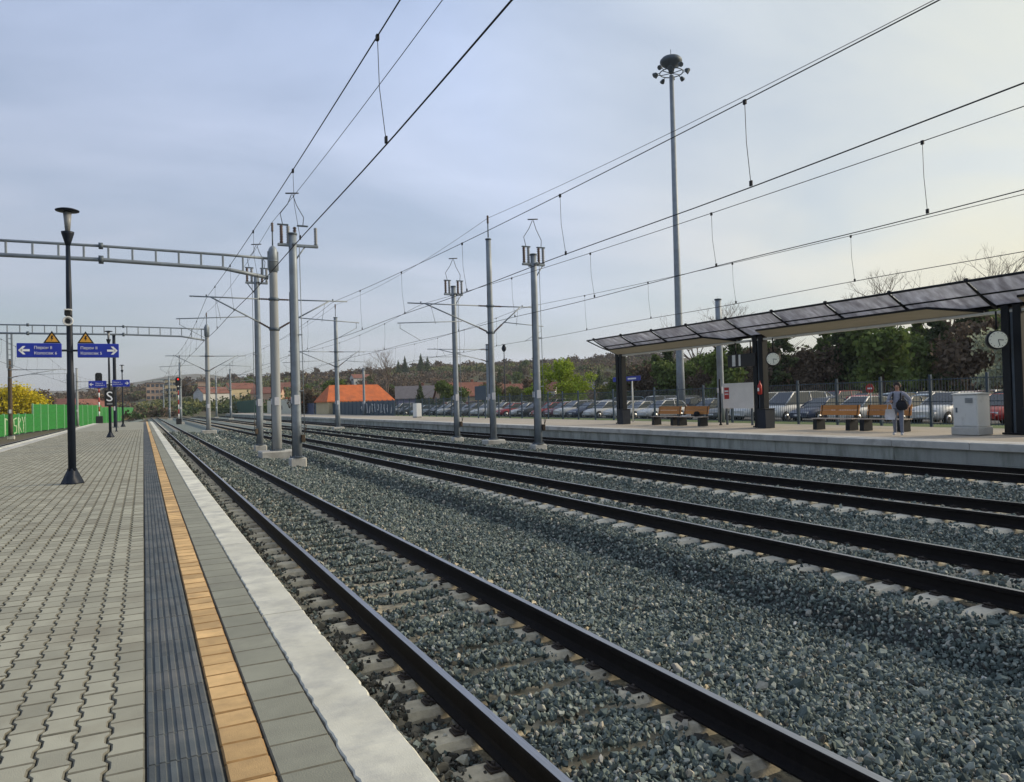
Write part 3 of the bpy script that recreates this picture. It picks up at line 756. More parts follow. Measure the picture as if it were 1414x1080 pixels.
def switch_mast(X, Y, top, r0, r1, label, side=1, ins=((-.52,0),(-.27,.0),(.30,0),(.55,0)), reach=.62):
    """mast with a load switch on top: bracket, standing insulators, jumper loops, operating rod"""
    t = mast(X, Y, top, r0, r1, label, (), False, group='switch masts', found=.34)
    zc = top-.55
    b = MB(); b.cbox(-.62,reach,-.07,.07,zc,zc+.12,.02); b.cbox(-.07,.07,-.45,.45,zc+.02,zc+.1,.02); b.tube([(.5*side,0,zc),(.12*side,0,zc-.55)], .03, 6); b.build('cross_arm', 'galv', t)
    for k, (x, y) in enumerate(ins):
        b = MB(); insulator(b, (x,y,zc+.12), (x,y,zc+.88), .085, 7); b.build('insulator', 'grey_insulator' if k % 2 else 'porcelain', t)
    b = MB(); b.cbox(-.62,-.16,-.05,.05,zc+.89,zc+.95,.01); b.cbox(.2,.66,-.05,.05,zc+.89,zc+.95,.01); b.build('switch_blade', 'dark_galv', t)
    b = MB()
    b.tube([(-.4,0,zc+.95),(-.48,.05,zc+1.4),(-.15,.1,zc+1.85),(.0,0,zc+2.25)], .016, 5)
    b.tube([(.45,0,zc+.95),(.5,.05,zc+1.3),(.2,.0,zc+1.8),(.05,0,zc+2.25)], .016, 5)
    b.tube([(-.25,0,zc+2.27),(.3,0,zc+2.33)], .03, 6)
    b.build('jumper_cable', 'wire', t)
    b = MB(); b.tube([(.26*side,-.1,zc),(.30*side,-.12,.3)], .018, 6)
    for z in (2.2,4.6): b.cbox(min(0,.3*side),max(0,.3*side),-.16,-.08,z,z+.05,.01)
    b.build('operating_rod', 'galv', t)
    b = MB(); b.cbox(.22*side-.07,.22*side+.08,-.24,-.06,.05,.36,.02); b.tube([(.28*side,-.2,.4),(.34*side,-.3,.75),(.26*side,-.2,.8)], .02, 6); b.build('drive_box', 'leaf_brown', t)
    return t
X1, X2 = 5.95, 17.4
mA = mast(X1, 38.6, 9.45, .235, .19, 'thick concrete mast holding the near portal beam, between two switch masts', (TRACKS[0], TRACKS[1]), found=.85, mat='spun_concrete', sleeve=True)
switch_mast(5.85, 32.6, 8.95, .205, .165, 'switch mast with side bracket, nearest the camera beside the first track', 1, ((-.46,0),(-.18,0),(.12,.12),(.98,0)), 1.08)
switch_mast(6.0, 45.0, 9.25, .185, .15, 'slimmer switch mast just left of the thick portal mast', -1)
mB = mast(X1, 82.0, 10.05, .22, .18, 'mast carrying the farther portal beam over the paved platform', (TRACKS[0], TRACKS[1]), found=.7, mat='spun_concrete', sleeve=True)
mast(X1, 145, 9.9, .25, .18, 'distant mast beside the red signal, first beyond the farther portal', (TRACKS[0], TRACKS[1]))
mast(X1, 207, 9.9, .25, .18, 'distant mast second beyond the farther portal in the near row', (TRACKS[0],))
mast(X1, 268, 9.9, .25, .18, 'farthest visible mast of the near row, close to the vanishing point', (TRACKS[0],))
mast(X2+.3, 38.3, 10.75, .19, .145, 'tallest slim mast between the two switch masts of the far row', (TRACKS[2], TRACKS[3]))
switch_mast(X2, 43.0, 8.75, .185, .14, 'far row switch mast topped by upright insulators, left of the slim mast', 1)
switch_mast(X2, 32.4, 8.75, .2, .15, 'far row switch mast right of the slim mast, bluish steel', 1)
mast(X2+.1, 75, 10.4, .24, .18, 'single mast in the far row standing left of the far switch masts', (TRACKS[2], TRACKS[3]))
mast(X2, 128, 10.2, .24, .18, 'far row mast in front of the cream wall', (TRACKS[2], TRACKS[3]))
mast(X2, 176, 10.2, .24, .18, 'far row mast in front of the dark green fence', (TRACKS[2],))
mast(X2, 212, 10.2, .24, .18, 'farthest mast of the far row, left of the dark green fence', (TRACKS[2],))
mast(30.2, 33.6, 7.15, .20, .17, 'pale blue mast behind the shelter roof beside the white notice board', (), False, base=-.15, found=.35)
mast(30.2, 66.2, 7.1, .20, .16, 'short mast on the opposite platform just left of the tallest slim mast', (TRACKS[3]+5,), False, base=-.15, found=.35, ztop=6.6)
mast(30.2, 112, 7.1, .20, .16, 'short mast in front of the long orange roof', (), False, base=-.15, found=.35)
mast(-12.7, 95, 7.4, .22, .17, 'brown weathered mast beside the graffiti panel at the left edge', (-8.05,), False, base=-.75, found=.35, mat='bark', ztop=6.3)
mast(-10.3, 150, 9.2, .22, .17, 'weathered mast in front of the green barrier right of the lamp post', (-4.9,), False, base=-.75, found=.35, mat='spun_concrete', ztop=6.9)
mast(-2.45, 82.15, 9.0, .17, .14, 'dark slender mast on the paved platform under the farther portal beam', (), False, base=0.0, found=.2, mat='navy_paint')

def portal(xm, Y, xl, ztop, zbot, label):
    """beam of two chords with uprights; knee at the mast end"""
    t = thing('portal_beam', label, 'beam', (0, Y, 0), 0, 'portal beams')
    kx = xm-2.35; xe = xm-.24
    b = MB()
    b.tube([(xl,0,ztop+.02),(-1.6,0,ztop+.05),(kx,0,ztop-.02),(xe,0,ztop-.08)], .065, 8); b.build('top_chord', 'galv', t)
    b = MB(); b.tube([(xl,0,zbot+.02),(-1.6,0,zbot+.05),(kx,0,zbot-.06),(xe,0,zbot-.42)], .095, 8); b.build('bottom_chord', 'galv', t)
    x = kx; i = 0
    while x > xl+.3:
        b = MB(); b.cbox(x-.045,x+.045,-.045,.045,zbot-.03,ztop,.01); b.build('upright', 'galv', t); x -= .98
    for k in (1, 2):
        x = kx+.92*k; b = MB(); b.cbox(x-.04,x+.04,-.04,.04,zbot-.06-.17*k,ztop-.05,.01); b.build('upright', 'galv', t)
    for xf in (-1.6, -9.5):
        if xf > xl:
            b = MB(); b.lathe([(.15,xf-.09),(.15,xf+.09)], 10, (0,0,ztop+.05), ax='x'); b.lathe([(.19,xf-.1),(.19,xf+.1)], 10, (0,0,zbot+.05), ax='x'); b.build('flange_joint', 'dark_galv', t)
    b = MB(); b.lathe([(.28,-1.1),(.23,ztop+.5)], 14, (xl-.25,0,0)); b.build('end_post', 'spun_concrete', t)
    return t
portal(X1, 38.6, -11.6, 9.07, 8.44, 'near portal beam with open rungs spanning the paved platform in the upper left')
p2 = portal(X1, 82.0, -14.6, 9.78, 9.0, 'farther portal beam crossing low behind the blue direction signs')
b = MB(); b.cbox(-11.2,-11.04,-.06,.06,5.8,9.0,.01); b.cbox(-10.85,-10.69,-.06,.06,5.8,9.0,.01)
for z in np.arange(6.0,9.0,.5): b.cbox(-11.04,-10.85,-.04,.04,z,z+.06,.005)
b.build('drop_bracket', 'galv', p2)

# ------------------------------------------------------------------ overhead wires
def mess_z(y, ys, zlow=6.36, rise=.56):
    for a, c in zip(ys[:-1], ys[1:]):
        if a <= y <= c:
            t = (y-a)/(c-a); return zlow + rise*(2*t-1)**2
    return zlow+rise
def overhead(cx, supports, label, first, step, path=None, yend=270):
    t = thing('overhead_line', label, 'wires', (0,0,0), 0, 'overhead lines')
    ys = [y for y in np.concatenate([np.arange(-9,60,1.5), np.arange(60,yend,5.0)])]
    fx = path or (lambda y: cx)
    b = MB(); b.tube([(fx(y)+.12*math.sin(y*.08), y, 4.97+.02*math.sin(y*.5)) for y in ys], .0105, 5); b.build('contact_wire', 'wire', t)
    b = MB(); b.tube([(fx(y), y, mess_z(y, supports)) for y in ys], .0095, 5); b.build('messenger_wire', 'wire', t)
    y = first
    while y < 130:
        if min(abs(y-s) for s in supports) > 2.0:
            z = mess_z(y, supports); x = fx(y); xc = x+.12*math.sin(y*.08)
            b = MB(); b.tube([(x,y,z),(x+.01,y,(z+5)/2),(xc,y,5.0)], .0055, 4); b.cbox(x-.02,x+.02,y-.03,y+.03,z-.06,z+.02,.005); b.cbox(xc-.015,xc+.015,y-.03,y+.03,4.97,5.06,.005)
            b.build('dropper', 'wire', t)
        y += step
S1 = [-21, 38.6, 82, 145, 207, 268, 330]
S2 = [-21, 38.3, 75, 128, 176, 212, 330]
overhead(TRACKS[0], S1, 'contact and messenger wires above the nearest track, steepest in the sky', 9.37-12.24, 6.12)
overhead(TRACKS[1], S1, 'contact and messenger wires above the second track from the paved platform', 9.18-12.1, 6.02)
overhead(TRACKS[2], S2, 'contact and messenger wires above the third track, ending before the shelter', 9.29-5.97, 5.97)
overhead(TRACKS[3], S2, 'lowest pair of wires above the farthest track, skimming over the shelter roof', 10.8-5.2, 5.18)
overhead(-8.05, [-21, 38.6, 82, 150, 330], 'wires above the lone track left of the paved platform', 3.0, 6.0, lambda y: float(t0x(y)))
def feeder(X, pts, label):
    b = MB(); P = []
    for (y0, z0), (y1, z1), sag in pts:
        for k in range(14): q = k/14; P.append((X, y0+(y1-y0)*q, z0+(z1-z0)*q - sag*4*q*(1-q)))
    P.append((X, pts[-1][1][0], pts[-1][1][1])); b.tube(P, .0105, 5)
    tag(b.build('feeder_wire', 'wire'), label, 'wire', 'feeder wires')
feeder(X1, [((-20,10.9),(38.6,10.82),.62), ((38.6,10.82),(82,11.4),.5), ((82,11.4),(145,11.3),.8), ((145,11.3),(207,11.3),.8)], 'bare feeder wire running along the tops of the near row of masts')
feeder(X2+.3, [((-20,11.9),(38.3,11.95),.75), ((38.3,11.95),(75,11.75),.5), ((75,11.75),(128,11.6),.6), ((128,11.6),(176,11.6),.6)], 'highest bare feeder wire, meeting the top of the tallest slim mast')

# ------------------------------------------------------------------ floodlight mast
t = thing('floodlight_mast', 'very tall slim floodlight mast with a ring of lamps, rising from the car park', 'light mast', (44, 54.2, 0))
b = MB(); b.lathe([(.42,-.3),(.36,4),(.30,14),(.2,31.0)], 14); b.build('shaft', 'galv', t)
b = MB(); b.lathe([(.2,31.2),(.3,31.6),(.85,32.0),(1.0,32.2),(1.0,32.4),(.8,32.62),(.3,32.75)], 18); b.tube([(0,0,32.7),(0,0,33.4)], .03, 5); b.build('head_frame', 'dark_galv', t)
b = MB(); b.tube([(1.05*math.cos(a),1.05*math.sin(a),31.25) for a in np.linspace(0,2*math.pi,25)], .05, 6); 
for a in np.linspace(0,2*math.pi,7)[:-1]: b.tube([(.2*math.cos(a),.2*math.sin(a),31.2),(1.05*math.cos(a),1.05*math.sin(a),31.25)], .04, 5)
b.build('ring', 'dark_galv', t)
for k in range(10):
    a = 2*math.pi*k/10+.2; ca, sa = math.cos(a), math.sin(a)
    b = MB(); b.tube([(1.0*ca,1.0*sa,31.25),(1.4*ca,1.4*sa,31.4 if k % 2 else 31.1)], .035, 5)
    c = Vector((1.48*ca,1.48*sa,31.4 if k % 2 else 31.1)); dd = Vector((ca*.6,sa*.6,-.35)).normalized(); b.tube([c-dd*.2,c-dd*.1,c+dd*.16,c+dd*.2], [.07,.16,.23,.22], 8)
    b.build('floodlight', 'dark_galv', t)

# ------------------------------------------------------------------ platform lamp posts, signs
def lamp_post(X, Y, label, h=6.06):
    t = thing('lamp_post', label, 'lamp post', (X, Y, 0), 0, 'platform lamp posts')
    b = MB(); b.lathe([(.23,.003),(.225,.03),(.10,.30),(.095,.34)], 4); b.build('base', 'navy_paint', t)
    b = MB(); b.lathe([(.080,.28),(.078,2.4),(.066,2.46),(.058,4.2),(.045,h-.78)], 14); b.build('pole', 'navy_paint', t)
    b = MB(); b.lathe([(.045,h-.80),(.075,h-.70),(.125,h-.53),(.13,h-.49),(.06,h-.485)], 16); b.build('collar', 'navy_paint', t)
    b = MB(); b.lathe([(.05,h-.484),(.085,h-.06)], 12); b.build('light_tube', 'grey_insulator', t)
    b = MB(); b.lathe([(.08,h-.05),(.235,h-.03),(.24,h-.012),(.17,h+.015),(.03,h+.035)], 24); b.build('reflector_disc', 'navy_paint', t)
    return t
lamp_post(-1.43, 19.08, 'nearest dark blue lamp post with a disc top, carrying the large blue signs')
lamp_post(-1.82, 51.4, 'second lamp post along the paved platform, carrying the S board', 6.45)
lamp_post(-1.85, 84.5, 'third, smaller looking lamp post farther along the paved platform', 6.2)
b = MB(); b.lathe([(.1,.003),(.09,.05),(.055,.08),(.05,2.75)], 10)
tag(b.build('bare_post', 'navy_paint', None, (-1.9, 65.5, 0)), 'plain dark post without a lamp just behind the S board', 'post')
def arrow(b, cx, cz, s, y, L_=.105, m=0):
    """arrow pointing along s (+1 right, -1 left) in the XZ plane"""
    b.cbox(min(cx-L_*s,cx+L_*.55*s),max(cx-L_*s,cx+L_*.55*s),y-.004,y,cz-.023,cz+.023,.001)
    for q in (1,-1):
        P = [(cx+L_*s,cz),(cx+L_*.2*s,cz+.09*q),(cx-L_*.3*s,cz+.09*q),(cx+L_*.42*s,cz)]
        b.prism(P, y-.004, y, 'y')
def direction_sign(X, Y, Z, side, lines, label, w_=.83, h_=.31, tri=True):
    cx = side*(.15+w_/2)
    t = thing('direction_sign', label, 'sign', (X, Y, Z), 0, 'blue direction signs')
    b = MB(); b.cbox(cx-w_/2,cx+w_/2,-.035,.035,-h_/2,h_/2,.01); b.build('panel', 'sign_blue', t)
    b = MB(); b.cbox(min(0,side*.16),max(0,side*.16),-.02,.02,-.022,.022,.005); b.build('bracket', 'navy_paint', t)
    b = MB(); ax = cx+side*w_*.34; arrow(b, ax, 0.0, side, -.037); b.build('arrow', 'sign_white', t)
    x0 = cx - (w_*.12 if side < 0 else w_*.43)
    for k, s_ in enumerate(lines):
        o = place('lettering', text_mesh(s_, .088*w_/.83, 'sign_white'), t, (x0, -.039, .028-.118*k)); o.rotation_euler = (R(90),0,0)
    return t
def warning(X, Y, Z, label):
    t = thing('warning_sign', label, 'warning sign', (X, Y, Z), 0, 'amber warning triangles')
    b = MB(); b.prism([(-.165,0),(.165,0),(0,.27)], -.012, .012, 'y'); b.build('plate', 'sign_black', t)
    b = MB(); b.prism([(-.118,.028),(.118,.028),(0,.215)], -.0155, -.0125, 'y'); b.build('face', 'sign_amber', t)
    b = MB(); b.prism([(-.008,.165),(.028,.165),(.008,.115),(.03,.115),(-.014,.045),(.0,.095),(-.024,.095)], -.018, -.0158, 'y'); b.build('lightning_bolt', 'sign_black', t)
direction_sign(-1.43, 19.02, 2.935, -1, ['Перон II', 'Колосек 6'], 'large blue sign with left arrow on the nearest lamp post')
direction_sign(-1.43, 19.02, 2.935, 1, ['Перон II', 'Колосек 5'], 'large blue sign with right arrow on the nearest lamp post', w_=.81)
warning(-1.76, 19.02, 3.095, 'amber warning triangle above the blue sign with the left arrow')
warning(-1.12, 19.02, 3.095, 'amber warning triangle above the blue sign with the right arrow')
direction_sign(-1.82, 51.3, 3.22, -1, ['Перон II', 'Колосек 6'], 'small blue sign with left arrow on the second lamp post', w_=.95, h_=.42)
direction_sign(-1.82, 51.3, 3.27, 1, ['Перон II', 'Колосек 5'], 'small blue sign with right arrow on the second lamp post', w_=.95, h_=.42)
t = thing('stop_board', 'black board with a white letter S on the second lamp post', 'sign', (-1.82, 51.25, 2.35))
b = MB(); b.cbox(-.27,.27,-.03,.03,-.47,.5,.02); b.build('panel', 'sign_black', t)
o = place('lettering', text_mesh('S', .85, 'sign_white', align='CENTER', ext=.003), t, (0,-.034,-.16)); o.rotation_euler = (R(90),0,0)
b = MB(); b.cbox(-.15,.15,-.034,-.0305,-.36,-.27,.001); b.build('small_print', 'grey_insulator', t)
t = thing('loudspeaker', 'white round loudspeaker on the nearest lamp post above the blue signs', 'loudspeaker', (-1.44, 19.0, 3.57))
b = MB(); b.lathe([(.05,.03),(.08,-.03),(.10,-.14),(.105,-.16),(.085,-.162),(.05,-.1)], 16, ax='y'); b.build('horn', 'white_paint', t)
b = MB(); b.lathe([(.045,-.165),(.055,-.16)], 12, ax='y'); b.build('driver', 'sign_black', t)
t = thing('camera_unit', 'small dark camera with white cap on the nearest lamp post, above the loudspeaker', 'camera', (-1.44, 19.0, 3.76))
b = MB(); b.cbox(-.07,.07,-.13,.03,-.07,.045,.02); b.build('housing', 'sign_black', t)
b = MB(); b.cbox(-.075,.075,-.15,.04,.046,.075,.01); b.build('cap', 'white_paint', t)

# ------------------------------------------------------------------ light signals
def signal(X, Y, base, label, head_z, lit, flip=False):
    t = thing('rail_signal', label, 'signal', (X, Y, base), 0, 'light signals')
    b = MB(); b.cbox(-.42,.42,-.35,.35,0,.95,.04); b.build('relay_box', 'sign_black', t)
    n = 7; z0 = .95; dz = (head_z-base-z0-.7)/n
    for k in range(n):
        b = MB(); b.lathe([(.085,z0+k*dz),(.085,z0+(k+1)*dz)], 10); b.build('post_band', 'red_paint' if k % 2 else 'white_paint', t)
    hz = head_z-base
    b = MB(); b.prism([(-.42,hz-.75),(.42,hz-.75),(.42,hz+.55),(.25,hz+.75),(-.25,hz+.75),(-.42,hz+.55)], 0, .12, 'y'); b.build('backboard', 'sign_black', t)
    for k in range(3):
        z = hz+.4-.42*k
        b = MB(); b.lathe([(.13,-.02),(.13,-.01)], 12, (0,0,z), ax='y'); b.build('lens', 'signal_red' if lit == k else 'glass_dark', t)
        b = MB(); b.prism([(-.16,z+.02),(-.12,z+.15),(0,z+.2),(.12,z+.15),(.16,z+.02),(.15,z+.02),(0,z+.18),(-.15,z+.02)], -.3, -.0, 'y'); b.build('hood', 'sign_black', t)
    b = MB(); b.cbox(-.25,.25,-.1,.1,hz-1.4,hz-.9,.03); b.build('lower_head', 'sign_black', t)
signal(-5.35, 115.3, .02, 'dark signal on a banded post at the far end of the paved platform', 6.1, -1)
signal(5.35, 138, -.9, 'signal with a lit red lamp beside the distant mast', 6.3, 0)

# ------------------------------------------------------------------ green noise barrier with graffiti
BP = [(-14.6,88),(-14.5,100),(-14.2,118),(-13.2,132),(-11.2,147),(-9.2,166),(-6.9,186),(-5.2,206),(-3.7,232),(-2.6,262)]
t = thing('noise_barrier', 'green panelled noise barrier with pale posts along the left track', 'barrier')
def along(P, s):
    for (a, c) in zip(P[:-1], P[1:]):
        l_ = math.hypot(c[0]-a[0], c[1]-a[1])
        if s <= l_: return (a[0]+(c[0]-a[0])*s/l_, a[1]+(c[1]-a[1])*s/l_)
        s -= l_
    return P[-1]
tot = sum(math.hypot(c[0]-a[0], c[1]-a[1]) for a, c in zip(BP[:-1], BP[1:]))
s = 0.0; k = 0; STEP = 5.0; graffiti_at = None
while s < tot-STEP:
    a = along(BP, s); c = along(BP, s+STEP); short = a[1] < 119
    h0, h1 = -.95, (1.55 if short else 2.9)
    if a[1] > 175: h1 = 2.5
    d = Vector((c[0]-a[0], c[1]-a[1])); ang = math.atan2(d.y, d.x); l_ = d.length
    p = MB()
    for q in range(6):
        z0 = h0+(h1-h0)*q/6; p.cbox(.1,l_-.1,-.06+.008*(q % 2),.06,z0+.006,h0+(h1-h0)*(q+1)/6-.006,.012)
    p.build('barrier_panel', 'noise_green', t, (a[0],a[1],0), ang)
    p = MB(); p.cbox(-.1,.1,-.11,.11,h0-.1,h1+.08,.015); p.build('barrier_post', 'noise_post', t, (a[0],a[1],0), ang)
    if short and graffiti_at is None and a[1] > 102: graffiti_at = (a, c, ang)
    s += STEP; k += 1
M('spray_paint', (0.36,0.47,0.30), 0.8, var=0.2, vs=4)
(a, c, ang) = graffiti_at
gm = MB()
def stroke(pts, r=.085):
    gm.tube([(x, -.068, z) for x, z in pts], r, 5)
for o_, pts in ((0.15,[(0,.0),(0,1.7)]),(0.15,[(.0,1.7),(.35,1.55)]),(.75,[(0,0),(0,1.75),(.5,.4),(.55,1.8)]),(1.6,[(.5,1.7),(0,1.55),(.05,.9),(.5,.8),(.45,.1),(0,0)]),(2.4,[(0,0),(.05,1.8),(.5,1.5),(.1,.95),(.6,.05)]),(3.2,[(0,1.8),(.25,1.0),(.55,1.8)]),(3.2,[(.25,1.0),(.25,.0)])):
    stroke([(x+o_, z-.75) for x, z in pts])
o = gm.build('graffiti', 'spray_paint', t, (a[0],a[1],0), ang); o.scale = (3.9,.3,1.12); o.location.x += .045*math.sin(ang); 
# rubble at the platform end
pts = []; rots = []; sc_ = []
for k in range(140):
    u = RNG.normal(0, 1, 2); pts.append((-2.8+u[0]*1.5, 121+u[1]*1.2, -.9+max(0,.9-.4*abs(u[0]))+RNG.uniform(-.1,.1))); rots.append(RNG.uniform(0,6,3)); s_ = RNG.uniform(.2,.6); sc_.append((s_,s_,s_))
scatter_stones('rubble', pts, rots, sc_)
# ------------------------------------------------------------------ shelter on the opposite platform
PX = 26.0
t = thing('platform_shelter', 'long butterfly roofed shelter with dark posts on the opposite platform', 'shelter')
POSTS = [37.6, 26.2, 14.8, 3.4]
YE, YS = 38.8, 1.0
for y in POSTS:
    g_ = MB()
    for dy in (-.19, .19): g_.cbox(PX-.17,PX+.17,y+dy-.13,y+dy+.13,.0,4.3,.015)
    g_.cbox(PX-.24,PX+.24,y-.36,y+.36,0,.06,.01); p_ = g_.build('post', 'shelter_steel', t)
    g_ = MB(); g_.cbox(PX-.10,PX+.02,y-.055,y+.055,.06,4.2,.005); g_.build('drain_pipe', 'dark_galv', p_)
for s in (-1, 1):
    xo, xi = PX+s*1.6, PX+s*.0; zo, zi = 5.08, 4.30
    def wing(u): # u 0 inner .. 1 outer, slightly dished
        return (xi+(xo-xi)*u, zi+(zo-zi)*(u**1.15))
    y = YE-.75; nrib = 0
    while y > YS:
        y2 = max(YS, y-2.84); g_ = MB(); K = 8; v = []; f = []
        for i in range(K+1):
            x, z = wing(.04+.96*i/K)
            for yy in (y-.03, y2+.03): v.append((x,yy,z+.03)); 
        for i in range(K): f.append((i*2,i*2+1,i*2+3,i*2+2))
        n0 = len(v); v += [(x,yy,z+.012) for x,yy,z in v]; f += [tuple(n0+j for j in q)[::-1] for q in f]
        for i in range(K):
            f += [(i*2,i*2+2,n0+i*2+2,n0+i*2),(i*2+3,i*2+1,n0+i*2+1,n0+i*2+3)]
        g_._add(v, f, 0, True); g_.build('roof_sheet', 'polycarbonate', t)
        g_ = MB(); g_.tube([(wing(u)[0], y, wing(u)[1]-.02) for u in np.linspace(0,1,7)], [.07,.065,.06,.05,.045,.04,.03], 6); g_.lathe([(.03,-.06),(.075,-.04),(.075,.05),(.03,.07)], 8, (wing(1)[0],y,wing(1)[1]+.05)); g_.build('rib', 'shelter_steel', t)
        y = y2
    for u, r_ in ((1.0,.045),(.52,.035),(.0,.09)):
        x, z = wing(u); g_ = MB(); g_.tube([(x,YE-(0 if u == 1 else .75),z+.02),(x,YS,z+.02)], r_, 8); g_.build('purlin', 'shelter_steel', t)
    g_ = MB(); g_.tube([(wing(1)[0],YE,wing(1)[1]+.02),(wing(.5)[0],YE-.35,wing(.5)[1]+.0),(wing(0)[0],YE-.75,wing(0)[1])], .035, 6); g_.build('end_strut', 'shelter_steel', t)
    # timber lined ceiling between the posts
    for ya, yb in ((37.7,29.2),(25.6,17.3),(14.2,6.0)):
        x0, x1 = PX+s*.12, PX+s*.80; z0, z1 = 4.17, 4.45
        g_ = MB(); P = [(x0,yb-1.6,z0),(x1,yb,z1),(x1,ya,z1),(x0,ya,z0)]
        if s > 0: P = P[::-1]
        n0 = [(x,y_,z+.05) for x,y_,z in P]
        g_._add(P+n0, [(0,1,2,3),(7,6,5,4),(0,4,5,1),(1,5,6,2),(2,6,7,3),(3,7,4,0)]); g_.build('ceiling_panel', 'soffit', t)
        g_ = MB(); g_.tube([(x0,yb-1.6,z0+.02),(x1,yb,z1+.03),(x1,ya,z1+.03)], .045, 6); g_.build('ceiling_edge', 'shelter_steel', t)
g_ = MB(); g_.cbox(PX-.11,PX+.11,YS,YE-.8,4.06,4.16,.02); g_.build('spine_beam', 'cabinet_grey', t)

def litter_bin(X, Y, label):
    t = thing('litter_bin', label, 'bin', (X, Y, 0), 0, 'dark litter bins by the shelter posts')
    b = MB(); b.prism([(-.27,.0),(.27,.0),(.29,.86),(-.29,.86)], -.26, .26, 'y'); b.build('body', 'navy_paint', t)
    b = MB(); b.cbox(-.31,.31,-.29,.29,.862,.90,.015); b.build('rim', 'shelter_steel', t)
litter_bin(25.55, 36.75, 'dark litter bin against the far left shelter post')
litter_bin(25.6, 25.55, 'dark litter bin against the shelter post with the round clock and display')
litter_bin(25.75, 14.05, 'dark litter bin against the rightmost shelter post')
def clock(X, Y, Z, ang, label):
    t = thing('station_clock', label, 'clock', (X, Y, Z), ang, 'round platform clocks')
    b = MB(); b.lathe([(.27,-.13),(.315,-.11),(.315,.11),(.27,.13)], 28, ax='y'); b.build('case', 'shelter_steel', t)
    for s in (-1, 1):
        b = MB(); b.lathe([(.275,.1315),(.27,.14)] if s > 0 else [(.27,-.14),(.275,-.1315)], 28, ax='y'); d_ = b.build('dial', 'clock_face', t)
        b = MB()
        for h in range(12):
            a_ = h*math.pi/6; r0_, r1_ = .215, .25
            b.tube([(r0_*math.sin(a_), s*.1425, r0_*math.cos(a_)), (r1_*math.sin(a_), s*.1425, r1_*math.cos(a_))], .008, 4)
        b.build('hour_marks', 'sign_black', d_)
        b = MB(); b.tube([(0,s*.144,0),(s*-.16,s*.144,-.02)], .014, 4); b.build('hour_hand', 'sign_black', d_)
        b = MB(); b.tube([(0,s*.146,0),(s*-.04,s*.146,-.2)], .010, 4); b.build('minute_hand', 'sign_black', d_)
    b = MB(); b.tube([(0,0,.34),(0,0,.95)], .03, 8); b.build('hanger', 'shelter_steel', t)
    return t
clock(25.45, 24.85, 3.12, R(-50), 'round clock with a pale green dial at the middle shelter post')
clock(25.3, 14.95, 3.14, R(-42), 'larger looking round clock beside the rightmost shelter post')
t = thing('departure_display', 'dark hanging departure display with two pale strips left of the middle post', 'display', (25.9, 27.2, 3.2))
b = MB(); b.cbox(-.16,.16,-.95,.9,-.31,.31,.02); b.build('housing', 'sign_black', t)
for y0, w_ in ((.35,.22),(.0,.13)):
    b = MB(); b.cbox(-.17,-.161,y0,y0+w_,-.26,.28,.003); b.build('pale_strip', 'cabinet_grey', t)
b = MB(); b.tube([(0,-.5,.31),(0,-.5,.9)], .03, 6); b.tube([(0,.5,.31),(0,.5,.9)], .03, 6); b.build('hanger', 'shelter_steel', t)
t = thing('extinguisher', 'red fire extinguisher hung on the middle shelter post', 'extinguisher', (25.68, 25.95, 1.55))
b = MB(); b.lathe([(.05,-.02),(.10,.02),(.10,.42),(.05,.5),(.03,.56)], 12); b.build('cylinder_body', 'red_paint', t)
b = MB(); b.tube([(0,0,.55),(-.05,-.06,.62),(-.1,-.12,.45),(-.1,-.12,.15)], .018, 6); b.build('hose', 'red_paint', t)
b = MB(); b.cbox(-.105,-.098,-.05,.05,.15,.3,.002); b.build('label_plate', 'white_paint', t)

# benches
def bench_proto(label):
    t = thing('bench', label, 'bench', (0,0,0), 0, 'wooden benches under the shelter')
    for s in (-1, 1):
        b = MB(); b.prism([(-.28,0),(.24,0),(.22,.44),(-.26,.44)], s*.82-.10, s*.82+.10, 'y'); b.build('leg', 'shelter_steel', t)
        b = MB(); b.tube([(.20,s*.88,.42),(.31,s*.88,1.02)], .028, 6); b.build('backrest_support', 'shelter_steel', t)
    for k in range(4):
        x = -.27+.125*k; b = MB(); b.cbox(x,x+.11,-1.02,1.02,.445,.485,.008); b.build('seat_plank', 'seat_wood', t)
    for k in range(2):
        z0 = .60+.215*k; dx = .235+.04*k; b = MB(); b.prism([(dx-.02,z0),(dx+.02,z0),(dx+.06,z0+.2),(dx+.02,z0+.2)], -.96, .96, 'y'); b.build('backrest_plank', 'bench_wood', t)
    return t
bl = ['wooden bench farthest left under the shelter, beside the left post', 'wooden bench under the shelter in front of the floodlight mast', 'wooden bench right of the middle shelter post', 'wooden bench behind the standing person']
pr = bench_proto(bl[0])
for k, y in enumerate((33.05, 30.85, 21.85, 19.55)):
    o = pr if k == 0 else copy_tree(pr); o.location = (25.75, y, 0); o['label'] = bl[k]
t = thing('small_bag', 'small dark bag left on the bench in front of the floodlight mast', 'bag', (25.75, 30.5, .486))
b = MB(); b.lathe([(.12,0),(.16,.05),(.15,.2),(.07,.27)], 10); b.build('pouch', 'black_cloth', t)
b = MB(); b.cbox(-.2,.1,.55,1.0,0,.05,.01); b.build('paper', 'white_paint', t)

